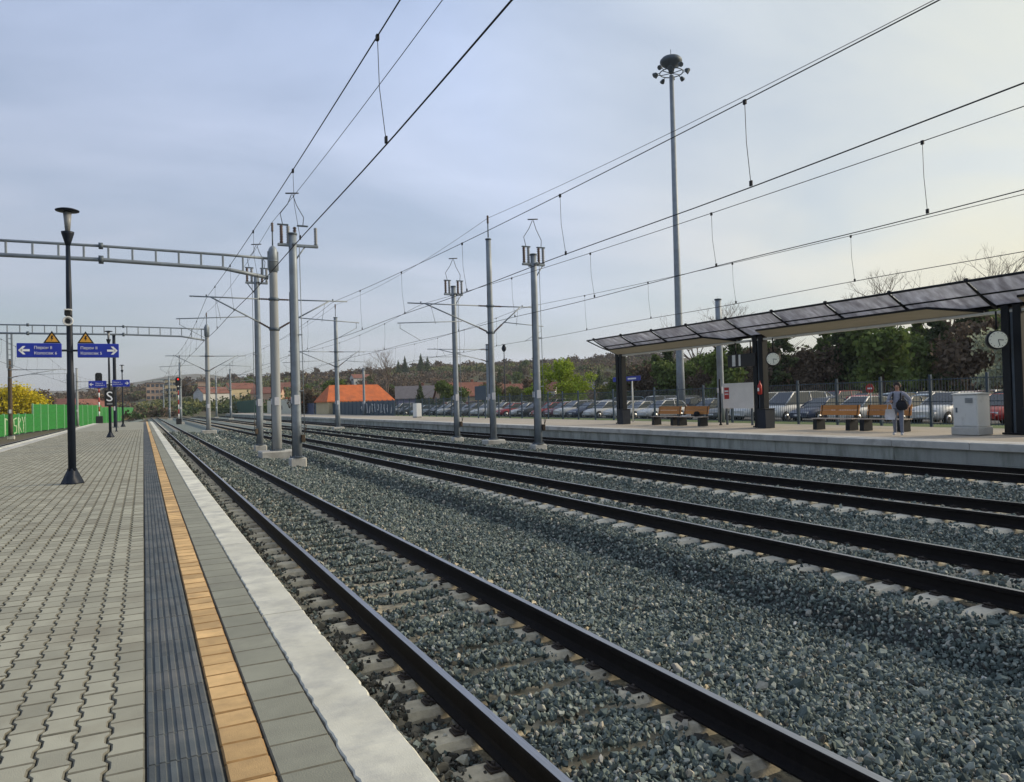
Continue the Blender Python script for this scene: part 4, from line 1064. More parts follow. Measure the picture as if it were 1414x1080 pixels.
# notice board, cabinets, signs
t = thing('notice_board', 'white notice board with a red notice on grey legs behind the platform', 'notice board', (27.4, 29.2, 0))
b = MB(); b.cbox(-.04,.04,-1.1,1.1,.86,2.16,.015); b.build('panel', 'white_paint', t)
for y in (-.85,.95):
    b = MB(); b.cbox(.045,.12,y-.06,y+.06,0,1.9,.01); b.build('leg', 'dark_galv', t)
b = MB(); b.cbox(-.046,-.041,.62,.98,1.35,1.95,.001); nb_ = b.build('red_notice', 'red_paint', t)
b = MB(); b.cbox(-.049,-.0465,.66,.94,1.72,1.80,.0005); b.cbox(-.049,-.0465,.66,.94,1.58,1.63,.0005); b.build('print_bar', 'sign_white', nb_)
b = MB(); b.lathe([(.09,0),(.085,.05),(.05,.06),(.045,2.4)], 10)
tag(b.build('thin_dark_post', 'shelter_steel', None, (26.9, 30.0, 0)), 'thin dark post standing left of the white notice board', 'post')
t = thing('electrical_cabinet', 'pale grey electrical cabinet on a concrete plinth right of the person', 'cabinet', (25.1, 15.75, 0))
b = MB(); b.cbox(-.40,.40,-.47,.47,0,.27,.02); b.build('plinth', 'pale_concrete', t)
b = MB(); b.cbox(-.34,.34,-.42,.42,.272,1.36,.02); c_ = b.build('housing', 'cabinet_grey', t)
b = MB(); b.prism([(-.37,1.365),(.37,1.365),(.37,1.39),(0,1.43),(-.37,1.39)], -.45, .45, 'y'); b.build('lid', 'cabinet_grey', t)
b = MB(); b.cbox(-.354,-.3415,-.39,.39,.32,1.32,.004); d_ = b.build('door', 'cabinet_grey', t)
b = MB(); b.cbox(-.37,-.355,.25,.31,.76,.92,.004); b.build('handle', 'dark_galv', d_)
for k in range(5):
    b = MB(); b.prism([(-.12+.0,-.375),(.12,-.375),(.12,-.3425),(-.12,-.3425)], 1.05+.035*k, 1.07+.035*k, 'z') if False else b.cbox(-.366,-.3545,-.28,-.02,1.08+.035*k,1.098+.035*k,.003); b.build('vent_slat', 'dark_galv', d_)
t = thing('small_cabinet', 'small white cabinet far down the opposite platform near the orange roof', 'cabinet', (26.4, 76.5, 0))
b = MB(); b.cbox(-.3,.3,-.65,.65,.0,.15,.02); b.build('plinth', 'pale_concrete', t)
b = MB(); b.cbox(-.28,.28,-.6,.6,.152,1.55,.02); b.build('housing', 'white_paint', t)
t = thing('station_board', 'dark blue board on two posts far down the opposite platform', 'sign', (28.0, 63.2, 0))
b = MB(); b.cbox(-.04,.04,-1.25,1.25,1.7,3.0,.02); b.build('panel', 'fence_steel', t)
for y in (-.8,.8):
    b = MB(); b.cbox(.045,.13,y-.06,y+.06,0,2.8,.01); b.build('leg', 'fence_steel', t)
t = thing('station_name_sign', 'blue station name sign on a pale post behind the far left shelter post', 'sign', (28.0, 39.9, 0))
b = MB(); b.cbox(-.03,.03,-1.5,1.5,2.62,2.92,.01); b.build('panel', 'sign_blue', t)
b = MB(); b.cbox(-.034,-.0305,-1.1,-.2,2.72,2.82,.001); b.build('pale_print', 'sign_white', t)
for y in (-.5,.9):
    b = MB(); b.lathe([(.05,0),(.045,2.65)], 8, (.08,y,0)); b.build('leg', 'cabinet_grey', t)
t = thing('street_lamp', 'small dark street lamp above the car park, seen between two far row masts', 'street lamp', (40, 82.8, 0))
b = MB(); b.lathe([(.09,-.3),(.08,2),(.05,7.6)], 8); b.build('pole', 'navy_paint', t)
b = MB(); b.lathe([(.06,7.6),(.25,7.8),(.3,8.1),(.12,8.45),(.32,8.5),(.05,8.55)], 10); b.build('lantern', 'navy_paint', t)
t = thing('round_road_sign', 'small round red road sign on a post behind the right benches', 'sign', (33.5, 26.2, -.2))
b = MB(); b.lathe([(.035,0),(.035,2.0)], 6); b.build('post', 'galv', t)
b = MB(); b.lathe([(.24,-.05),(.24,-.03)], 16, (0,0,1.9), ax='x'); b.build('disc', 'red_paint', t)
b = MB(); b.cbox(-.056,-.0505,-.14,.14,1.86,1.94,.002); b.build('bar', 'sign_white', t)

# ------------------------------------------------------------------ fence
t = thing('steel_fence', 'blue grey steel bar fence between the opposite platform and the car park', 'fence')
FX = 31.4
b = MB(); b.cbox(-.055,.055,-.055,.055,-.2,2.22,.01); FPOST = b.mesh('fence_post', 'fence_steel')
def fpanel(l_, h_):
    b = MB()
    for z in (.05, h_*.5, h_-.05): b.box(-.016,.016,0,l_,z-.018,z+.018)
    n = int(l_/.14)
    for k in range(n): y = (k+.5)*l_/n; b.box(-.007,.007,y-.007,y+.007,0,h_)
    return b.mesh('bar_panel', 'fence_steel')
FPAN = fpanel(2.4, 2.05)
y = 9.0
while y < 132:
    place('fence_post', FPOST, t, (FX, y, 0)); place('bar_panel', FPAN, t, (FX, y+.05, 0)); y += 2.5
def wall_run(name, y0, y1, x, h, mat, label, cat, panel=3.0):
    t = thing(name, label, cat, (x, y0, 0)); y = 0
    while y < y1-y0-.1:
        p = min(panel, y1-y0-y); b = MB(); b.cbox(-.07,.07,y+.03,y+p-.03,-.6,h,.02); b.build('panel', mat, t)
        b = MB(); b.cbox(-.12,.12,y-.06,y+.06,-.6,h+.05,.02); b.build('post', mat, t); y += p
    return t
sf = wall_run('sheet_fence', 98, 150.5, 30.6, 2.0, 'fence_steel', 'blue grey sheet fence with pale graffiti below the long orange roof', 'fence', 2.5)
g_ = MB(); rr_ = random.Random(3)
for k in range(11):
    y = 1.2+k*1.55; z = .2
    P = [(-.09, y+rr_.uniform(-.5,.5), z+rr_.uniform(0,1.5)) for _ in range(5)]; g_.tube(P, .07, 4)
o = g_.build('graffiti', 'white_paint', sf)
wall_run('blue_hoarding', 151, 168, 30.4, 2.1, 'roof_blue', 'dark navy hoarding between the sheet fence and the cream wall', 'fence', 4)
cw = wall_run('cream_wall', 170, 211, 30.2, 3.3, 'cream_paint', 'low cream wall with a dark round opening, behind the masts', 'wall', 10)
b = MB(); b.lathe([(.6,-.1),(.6,-.085)], 14, (0,17,1.4), ax='x'); b.build('dark_opening', 'sign_black', cw)
M('fence_green', (0.012,0.085,0.05), 0.7, var=0.15, vs=0.6)
wall_run('green_fence', 235, 300, 30.2, 3.9, 'fence_green', 'dark green sheet fence far down the tracks', 'fence', 5)
# ------------------------------------------------------------------ parked cars
CAR_COLS = {'white': (.62,.62,.60), 'silver': (.36,.38,.40), 'grey': (.13,.14,.15), 'black': (.015,.016,.018), 'navy': (.02,.035,.09), 'red': (.36,.02,.022), 'pale blue': (.22,.30,.40), 'maroon': (.14,.02,.04)}
for k, c in CAR_COLS.items(): M('car_'+k, c, 0.32, var=0.05, vs=1, spec=0.6, dirt=(.2,.18,.15), ds=1.5, damt=.15)
def loft(b, secs, m=0, smooth=True, cap=True):
    """sections: list of equal-length 3d point rings"""
    n = len(secs[0]); v = [p for s in secs for p in s]; f = []
    for i in range(len(secs)-1):
        for j in range(n): f.append((i*n+j, i*n+(j+1) % n, (i+1)*n+(j+1) % n, (i+1)*n+j))
    b._add(v, f, m, smooth)
    if cap:
        o = len(b.v)-len(v)
        for ring, rev in ((range(n), False), (range((len(secs)-1)*n, len(secs)*n), True)):
            r_ = [o+i for i in ring]; b.f.append(tuple(r_ if not rev else r_[::-1])); b.mi.append(m); b.sm.append(False)
    return b
def ring(x, hw, z0, z1, sh=.12):
    """rounded body cross-section at station x (front is +x)"""
    return [(x,-hw*.88,z0),(x,-hw,z0+.12),(x,-hw,z0+(z1-z0)*.62),(x,-hw*.94,z1-.05),(x,-hw*.80,z1),(x,hw*.80,z1),(x,hw*.94,z1-.05),(x,hw,z0+(z1-z0)*.62),(x,hw,z0+.12),(x,hw*.88,z0)]
KINDS_ = {
 'hatchback': dict(body=[(-1.98,.70,.32,.86),(-1.9,.80,.26,.95),(-1.5,.84,.24,.96),(0,.86,.22,.95),(.75,.86,.22,.93),(1.4,.83,.24,.84),(1.85,.76,.27,.70),(1.98,.66,.34,.58)], top=[(-1.86,.93),(-1.55,1.40),(-.9,1.49),(.1,1.47),(.85,.94)], wb=(-1.22,1.24), w=.86),
 'saloon': dict(body=[(-2.25,.70,.34,.88),(-2.15,.80,.28,.97),(-1.5,.86,.24,.99),(0,.88,.22,.94),(.8,.88,.22,.93),(1.6,.85,.24,.85),(2.1,.78,.27,.70),(2.25,.68,.34,.58)], top=[(-1.62,.96),(-1.0,1.36),(-.45,1.44),(.25,1.42),(1.05,.93)], wb=(-1.36,1.38), w=.88),
 'estate': dict(body=[(-2.2,.74,.36,.95),(-2.12,.84,.30,1.05),(-1.5,.88,.27,1.05),(0,.90,.26,1.03),(.8,.90,.26,1.02),(1.5,.87,.27,.95),(2.0,.80,.30,.82),(2.15,.70,.36,.68)], top=[(-2.05,1.03),(-1.8,1.52),(-1.0,1.62),(.1,1.60),(.95,1.02)], wb=(-1.3,1.34), w=.9),
 'van': dict(body=[(-2.3,.80,.34,1.05),(-2.22,.90,.28,1.12),(-1.5,.92,.26,1.12),(0,.92,.26,1.10),(1.2,.92,.26,1.08),(1.8,.88,.28,.98),(2.15,.82,.32,.84),(2.25,.74,.38,.70)], top=[(-2.22,1.10),(-2.12,1.80),(-1.4,1.88),(.55,1.85),(1.45,1.08)], wb=(-1.42,1.45), w=.92)}
CARS = {}
def car_meshes(kd):
    K = KINDS_[kd]; w_ = K['w']; out = {}
    b = MB(); loft(b, [ring(x, hw, z0, z1) for x, hw, z0, z1 in K['body']]); out['body'] = b
    T = K['top']; hwb, hwt = w_*.92, w_*.70
    zmax = max(z for x, z in T); zb_ = min(z for x, z in T)-.03
    def hw_at(z): return hwb + (hwt-hwb)*(z-zb_)/(zmax-zb_)
    b = MB(); b.f = []
    P = [(x, z) for x, z in T]; L_ = [(x,-hw_at(z),z) for x, z in P]; R_ = [(x,hw_at(z),z) for x, z in P]; n = len(P)
    b._add(L_+R_, [tuple(range(n)), tuple(range(n,2*n))[::-1]] + [(i,n+i,n+i+1,i+1) for i in range(n-1)] + [(0,n-1,2*n-1,n)]); out['glasshouse'] = b
    b = MB(); Q = T[1:-1]
    vs = [(x,-hw_at(z)-.01,z+.012) for x, z in Q]+[(x,hw_at(z)+.01,z+.012) for x, z in Q]+[(x,-hw_at(z)-.01,z-.03) for x, z in Q]+[(x,hw_at(z)+.01,z-.03) for x, z in Q]; k = len(Q)
    fs = []
    for i in range(k-1): fs += [(i,i+1,k+i+1,k+i)[::-1], (2*k+i,2*k+i+1,i+1,i)[::-1], (k+i,k+i+1,3*k+i+1,3*k+i)[::-1]]
    fs += [(0,k,3*k,2*k)[::-1],(k-1,2*k-1,4*k-1,3*k-1)]
    b._add(vs, fs); out['roof_panel'] = b
    b = MB()
    for s in (-1, 1):
        for i, j in ((0,1),(n-2,n-1)): 
            (xa,za),(xb,zb2) = T[i], T[j]; b.tube([(xa,s*(hw_at(za)+.005),za),(xb,s*(hw_at(zb2)+.005),zb2)], .045, 5)
        xm = (T[1][0]+T[-2][0])/2; b.tube([(xm,s*(hw_at(zb_+.03)+.004),zb_+.03),(xm,s*(hw_at(zmax-.04)+.004),zmax-.03)], .035, 4)
    out['pillars'] = b
    x1 = K['body'][-1][0]; x0 = K['body'][0][0]; zf = K['body'][-2][3]; zr = K['body'][1][3]
    out['_lights'] = (x1, x0, zf, zr, w_)
    return out
WH = MB(); WH.lathe([(.20,-.10),(.30,-.105),(.315,-.06),(.315,.06),(.30,.105),(.20,.10)], 16, ax='y'); WHM = WH.mesh('tyre', 'tyre')
RM = MB(); RM.lathe([(.06,-.098),(.2,-.104),(.2,.104),(.06,.098)], 12, ax='y'); RMM = RM.mesh('rim', 'hub_metal')
ARC = MB(); ARC.lathe([(.355,-.02),(.355,.02)], 18, ax='y'); ARCM = ARC.mesh('wheel_arch', 'tyre')
HL = MB(); HL.cbox(-.06,.05,-.17,.17,-.06,.06,.02); HLM = HL.mesh('headlight', 'lamp_clear')
TL = MB(); TL.cbox(-.05,.06,-.09,.09,-.13,.13,.02); TLM = TL.mesh('tail_light', 'tail_red')
PL = MB(); PL.cbox(-.012,.012,-.26,.26,-.055,.055,.003); PLM = PL.mesh('number_plate', 'sign_white')
for kd in KINDS_:
    ms = car_meshes(kd); CARS[kd] = dict(lights=ms.pop('_lights'), geo=ms, cache={})
def car(kd, col, X, Y, rz, label, group, z=-.22, detail=True):
    C = CARS[kd]; t = thing('parked_car', label, 'car', (X, Y, z), rz, group)
    if col not in C['cache']:
        C['cache'][col] = {n: b.mesh(n, {'glasshouse': 'glass_dark', 'pillars': 'car_'+col}.get(n, 'car_'+col)) for n, b in C['geo'].items()}
    for n, me in C['cache'][col].items(): place(n, me, t)
    K = KINDS_[kd]; x1, x0, zf, zr, w_ = C['lights']
    for xw in K['wb']:
        for s in (-1, 1):
            if detail: 
                wa = place('wheel_arch', ARCM, t, (xw, s*(w_-.035), .33))
            wh = place('wheel', WHM, t, (xw, s*(w_-.10), .315)); place('rim', RMM, wh)
    for s in (-1, 1):
        place('headlight', HLM, t, (x1-.10, s*w_*.62, zf-.10)); place('tail_light', TLM, t, (x0+.05, s*w_*.74, zr-.2))
    place('number_plate', PLM, t, (x1+.005, 0, .46)); place('number_plate', PLM, t, (x0-.005, 0, .62))
    return t
ORD = ['first','second','third','fourth','fifth','sixth','seventh','eighth','ninth','tenth','eleventh','twelfth','thirteenth','fourteenth','fifteenth','sixteenth','seventeenth','eighteenth','nineteenth','twentieth']
def ordw(n): return ORD[n] if n < 20 else ('%s-%s' % (['twenty','thirty','forty'][(n+1)//10-2], ORD[(n+1) % 10-1]) if (n+1) % 10 else ['thirtieth','fortieth'][(n+1)//10-3])
cr = random.Random(11)
palette = ['white','white','white','silver','grey','black','navy','pale blue','red','white','navy','black','white','maroon']
kinds_l = ['hatchback','hatchback','saloon','estate','hatchback','estate','van']
def car_row(name, X, ys, nose, group, fixed={}):
    n = 0
    for i, y in enumerate(ys):
        if cr.random() < .08 and i not in fixed: continue
        kd, col = fixed.get(i, (cr.choice(kinds_l), cr.choice(palette)))
        car(kd, col, X+cr.uniform(-.3,.3), y+cr.uniform(-.12,.12), (0 if nose > 0 else math.pi)+cr.uniform(-.03,.03), '%s %s, %s from the right in the %s car park row' % (col, kd, ordw(n), name), group)
        n += 1
rowA = [19.0+2.65*k for k in range(38)]
car_row('front', 37.2, rowA, -1, 'cars parked in the front row', {0:('saloon','silver'),1:('hatchback','red'),2:('estate','white'),3:('saloon','grey'),4:('hatchback','white'),5:('saloon','navy'),6:('van','white'),8:('saloon','grey'),9:('hatchback','black'),11:('hatchback','white'),13:('hatchback','white'),14:('hatchback','white'),15:('saloon','navy'),16:('estate','white'),17:('hatchback','maroon'),18:('hatchback','red'),19:('estate','black'),20:('hatchback','white'),21:('hatchback','red'),22:('estate','white'),24:('hatchback','white'),26:('saloon','navy'),28:('estate','white'),30:('saloon','black')})
car_row('second', 48.5, [27+2.7*k for k in range(36)], 1, 'cars parked in the second row')
car_row('third', 56.5, [34+2.7*k for k in range(34)], -1, 'cars parked in the third row')
car_row('rearmost', 70, [58+2.8*k for k in range(24)], 1, 'cars parked in the rearmost row')

# ------------------------------------------------------------------ trees
M('leaf_rust', (0.13,0.085,0.055), 0.9, var=0.35, vs=0.3, rand=0.35, translucent=0.15)
def leaf_cloud(n, blobs, size, seed, aspect=.7):
    """n small leaf quads on the shells of the given blobs (cx,cy,cz,rx,ry,rz)"""
    r = np.random.default_rng(seed); B = np.array(blobs, float); vol = (B[:,3]*B[:,4]*B[:,5])**.67
    idx = r.choice(len(B), n, p=vol/vol.sum()); d = r.normal(size=(n,3)); d /= np.linalg.norm(d, axis=1)[:,None]
    rad = r.uniform(.0,1,n)**.45; rad = np.clip(rad+r.normal(0,.17,n), 0, 1.5)
    c = B[idx,:3] + d*rad[:,None]*B[idx,3:6]
    a = r.normal(size=(n,3)); a[:,2] *= .7; a /= np.linalg.norm(a, axis=1)[:,None]
    u = np.cross(a, r.normal(size=(n,3))); u /= np.linalg.norm(u, axis=1)[:,None]; v = np.cross(a, u)
    s = size*r.uniform(.6,1.35,n)[:,None]
    V = np.stack([c-u*s-v*s*aspect*.4, c+u*s*.2-v*s*aspect, c+u*s+v*s*aspect*.3, c-u*s*.1+v*s*aspect], 1).reshape(-1,3)
    return V, np.arange(n*4).reshape(-1,4)
def blobs_for(kind_, seed, h, rad):
    r = np.random.default_rng(seed); out = []
    if kind_ == 'round':
        for k in range(16):
            a = r.uniform(0,6.28); q = r.uniform(.15,.75)*rad; z = r.uniform(.32,.92)*h
            k_ = 1-abs(z/h-.6)*.9; s = rad*r.uniform(.26,.46); out.append((q*k_*math.cos(a), q*k_*math.sin(a), z, s, s, s*.8))
    if kind_ == 'pine':
        for k in range(46):
            z = r.uniform(.30,.98); w_ = (1.05-z)**.75*rad; a = r.uniform(0,6.28); q = w_*r.uniform(.2,.95); s = rad*r.uniform(.14,.34); out.append((q*math.cos(a), q*math.sin(a), z*h, s, s, s*.6))
    if kind_ == 'loose':
        for k in range(40):
            a = r.uniform(0,6.28); u = r.uniform(0,1); z = .22+.76*u; q = rad*r.uniform(.1,1.0)*math.sqrt(max(.05, 1-(2*u-.75)**2*.62))*.95
            s = rad*r.uniform(.1,.3); out.append((q*math.cos(a), q*math.sin(a), h*z*(1+.06*math.sin(3*a)), s, s, s*.85))
    if kind_ == 'cone':
        for k in range(14):
            z = (k+.5)/14; w_ = (1-z)*rad+.05*rad; out.append((r.uniform(-.1,.1), r.uniform(-.1,.1), h*(.08+.9*z), w_, w_, h*.06))
    if kind_ == 'bush':
        for k in range(14):
            a = r.uniform(0,6.28); q = r.uniform(0,.75)*rad; s = rad*r.uniform(.28,.5); out.append((q*math.cos(a), q*math.sin(a), h*r.uniform(.25,.78), s, s, min(s,h*.3)))
    return out
def limb_geo(b, h, r0, seed, lean=.3, n=6, spread=.35, start=.25):
    r = random.Random(seed)
    top = (r.uniform(-.3,.3), r.uniform(-.3,.3), h*.82)
    b.tube([(0,0,-.3),(top[0]*.3,top[1]*.3,h*.3),(top[0]*.7,top[1]*.7,h*.6),top], [r0,r0*.8,r0*.5,r0*.15], 7)
    for k in range(n):
        a = r.uniform(0,6.28); z = h*r.uniform(start,.68); l_ = h*spread*r.uniform(.6,1.1)
        b.tube([(0,0,z),(math.cos(a)*l_*.5,math.sin(a)*l_*.5,z+l_*.35),(math.cos(a)*l_,math.sin(a)*l_,z+l_*.75)], [r0*.38,r0*.24,r0*.08], 5)
    return b
TREE = {}
def tree_kind(key, form, h, rad, leaf, n, size, seed, trunk=.18, start=.25):
    V, F = leaf_cloud(n, blobs_for(form, seed, h, rad), size, seed+1)
    b = MB(); limb_geo(b, h, trunk, seed, start=start)
    TREE[key] = (np_mesh('crown', V, F, leaf), b.mesh('trunk', 'bark'))
def tree(key, X, Y, s, label, group, name='tree', cat='tree', z=None, sz=None):
    z = float(terrain(X, Y)) if z is None else z
    t = thing(name, label, cat, (X, Y, z), random.uniform(0,6.28), group); t.scale = (s, s, sz or s)
    place('crown', TREE[key][0], t); place('trunk', TREE[key][1], t); return t
tree_kind('pineA', 'pine', 12, 2.9, 'leaf_dark', 5200, .20, 21, .20, .5)
tree_kind('pineB', 'pine', 12, 3.1, 'leaf_dark', 5200, .20, 22, .19, .5)
tree_kind('pineC', 'pine', 12, 2.8, 'leaf_mid', 4600, .20, 23, .18, .5)
tree_kind('spring', 'loose', 8.5, 4.8, 'leaf_spring', 8000, .15, 31, .2)
tree_kind('olive', 'bush', 4.5, 3.6, 'leaf_olive', 4200, .17, 33, .12)
tree_kind('forsythia', 'bush', 6.6, 4.4, 'leaf_yellow', 9000, .16, 34, .12)
tree_kind('scrubA', 'bush', 5.0, 3.6, 'leaf_brown', 2600, .20, 35, .12)
tree_kind('scrubB', 'round', 7.5, 3.4, 'leaf_brown', 2600, .20, 36, .14)
tree_kind('greenA', 'round', 7.0, 3.4, 'leaf_mid', 2800, .22, 37, .14)
tree_kind('darkcone', 'cone', 11, 2.6, 'leaf_dark', 2200, .26, 38, .18)
tree_kind('blossom', 'round', 6.5, 3.0, 'leaf_blossom', 4200, .13, 39, .14)
tree_kind('hedge', 'bush', 2.4, 2.6, 'leaf_mid', 2400, .14, 40, .06)
def bare_mesh(h, seed, depth=6):
    r = random.Random(seed); b = MB()
    def grow(p, d, l_, rad, k):
        q = p + d*l_; mid = p + d*l_*.5 + Vector((r.uniform(-.06,.06),r.uniform(-.06,.06),0))*l_
        b.tube([p, mid, q], [rad, rad*.85, rad*.66], 5 if rad > .03 else 3, cap=False)
        if k == 0: return
        for _ in range(r.choice((2,3,3)) if k < depth else 3):
            n_ = (d + Vector((r.uniform(-.75,.75), r.uniform(-.75,.75), r.uniform(-.2,.55)))).normalized()
            grow(q, n_, l_*r.uniform(.62,.82), rad*.56, k-1)
    grow(Vector((0,0,-.3)), Vector((0,0,1)), h*.30, h*.022, depth)
    return b.mesh('branches', 'twig')
BARE = [bare_mesh(13, 5), bare_mesh(13, 9), bare_mesh(13, 14)]
def bare(k, X, Y, s, label, group='bare trees', z=None):
    z = float(terrain(X, Y)) if z is None else z
    t = thing('bare_tree', label, 'tree', (X, Y, z), random.uniform(0,6), group); t.scale = (s,s,s)
    place('branches', BARE[k], t)
def at(az, r): return (r*math.sin(R(az)), r*math.cos(R(az)))

# dark row behind the car park
rd = random.Random(5); n = 0
for row, (pa, pb, cnt) in enumerate((((62,87),(88,46),15), ((68,93),(97,49),15))):
    for k in range(cnt):
        q = (k+.5)/cnt; X = pa[0]+(pb[0]-pa[0])*q+rd.uniform(-.7,.7); Y = pa[1]+(pb[1]-pa[1])*q+rd.uniform(-.7,.7)
        kq, ks = rd.choice([('pineA',1),('pineB',1),('pineC',1),('pineC',1),('greenA',1.5),('greenA',1.4),('scrubB',1.35)]); kn = {'pineA':'dark green','pineB':'dark green','pineC':'mid green','greenA':'fresh green rounded','scrubB':'brown leafless'}[kq]
        tree(kq, X, Y, ks*rd.uniform(.92,1.06)*(.66+.36*q), kn+' tree, %s from the left in the %s row behind the car park' % (ordw(k), ('front','back')[row]), 'trees in rows behind the car park', 'row_tree', z=-.3)
# dense wood closing the view behind them
ch = []
for k in range(34):
    az = 36+k*.86; X, Y = at(az, 130+rd.uniform(-6,6)); V, F = leaf_cloud(2200, blobs_for('bush', 100+k, 9.5+k*.12, 4.6), .34, 200+k); ch.append((V+np.array([X,Y,-1.5]), F))
V, F = join_np(ch); o = kind(place('far_wood', np_mesh('far_wood', V, F, 'leaf_dark')), 'stuff')
tree('greenA', 54, 60, .9, 'rounded green tree right of the middle shelter clock', None, 'green_tree', z=-.25)
tree('greenA', 66, 50, 1.15, 'fresh green tree behind the right benches', None, 'green_tree', z=-.25)
tree('scrubB', 72, 45, 1.2, 'leafless brown tree behind the standing person', None, 'brown_tree', z=-.25)
tree('blossom', 51.5, 29.5, .95, 'pale blossoming tree left of the rightmost clock', None, 'blossoming_tree', z=-.25)
tree('hedge', 50, 26.5, .85, 'low green bush above the red car', None, 'green_bush', 'bush', z=-.25)
tree('spring', 57.6, 99, 1.15, 'bright spring green tree in front of the hillside', None, 'spring_tree', z=-.9, sz=.93)
tree('olive', 65.5, 96, 1.1, 'yellow green bush right of the bright spring tree', None, 'olive_bush', 'bush', z=-.6)
tree('greenA', 61, 88, .8, 'dark green small tree left of the far left shelter post', None, 'green_tree', z=-.4)
tree('olive', 54, 105, .95, 'olive bush left of the bright spring tree', None, 'olive_bush', 'bush', z=-.6)
tree('greenA', 47, 103, .72, 'small dark tree behind the car park below the hillside houses', None, 'green_tree', z=-.8)
tree('forsythia', -17.2, 138, 1.12, 'big yellow flowering bush above the green barrier', None, 'forsythia_bush', 'bush', z=-.4, sz=.95)
for k, (az, r_, s) in enumerate(((40.6,128,1.28),(42.6,130,1.36),(44.2,128,1.30),(51.5,124,1.42),(53.2,120,1.48),(54.3,124,1.40),(57.6,112,1.48),(59.2,110,1.45))):
    X, Y = at(az, r_); bare(k % 3, X, Y, s, 'bare crowned tree, %s from the left, showing above the shelter roof' % ordw(k), 'bare trees above the shelter', z=-.3)
X, Y = at(16.8, 190); bare(1, X, Y, 1.3, 'large bare tree behind the long orange roof', 'bare trees')

# ------------------------------------------------------------------ houses
def house(X, Y, rz, L_, W_, H_, rh, wall, roof, label, win=True, hip=0.0, z=None, group='houses on the hillside', name='house', dirt=True):
    z = (float(terrain(X, Y))-.5) if z is None else z
    t = thing(name, label, 'house', (X, Y, z), rz, group); e = .35
    b = MB(); b.box(-L_/2,L_/2,-W_/2,W_/2,-1.5,H_)
    b._add([(-L_/2+.01,-W_/2+.02,H_),(-L_/2+.01,W_/2-.02,H_),(-L_/2+.01,0,H_+rh*.95),(L_/2-.01,-W_/2+.02,H_),(L_/2-.01,W_/2-.02,H_),(L_/2-.01,0,H_+rh*.95)], [(1,0,2),(3,4,5)] if not hip else [])
    b.build('wall', wall, t)
    hl = L_/2+e; hw = W_/2+e; hx = hip*L_/2; zt = H_-.12
    b = MB(); v = [(-hl,-hw,zt),(hl,-hw,zt),(hl,hw,zt),(-hl,hw,zt),(-hl+hx,0,H_+rh),(hl-hx,0,H_+rh)]
    v += [(x,y,zz-.16) for x,y,zz in v[:4]] + [(-hl+hx,0,H_+rh-.18),(hl-hx,0,H_+rh-.18)]
    f = [(0,1,5,4),(2,3,4,5),(3,0,4),(1,2,5),(6,7,1,0),(7,8,2,1),(8,9,3,2),(9,6,0,3)]
    if hip: b._add(v, f+[(9,8,7,6)])
    else: b._add(v, [(0,1,5,4),(2,3,4,5),(7,6,10,11),(9,8,11,10),(6,7,1,0),(8,9,3,2),(0,4,10,6),(4,3,9,10),(1,7,11,5),(5,11,8,2)])
    ro = b.build('roof', roof, t)
    b = MB(); b.cbox(L_*.18,L_*.18+.6,-.3+W_*.12,.3+W_*.12,H_+rh*.4,H_+rh+.7,.03); b.build('chimney', 'roof_red', ro)
    if win:
        for sy in (-1, 1):
            nx = max(2, int(L_/3))
            for i in range(nx):
                x = -L_/2+(i+.5)*L_/nx
                for st in range(max(1, int(H_/2.7))):
                    z0 = .9+2.7*st
                    b = MB(); b.cbox(x-.5,x+.5,sy*(W_/2)-.03,sy*(W_/2)+.03,z0,z0+1.3,.02); wn = b.build('window', 'white_paint', t)
                    b = MB(); b.box(x-.42,x+.42,sy*(W_/2+.034)-.003,sy*(W_/2+.034)+.003,z0+.08,z0+1.22); b.build('pane', 'window_glass', wn)
    return t
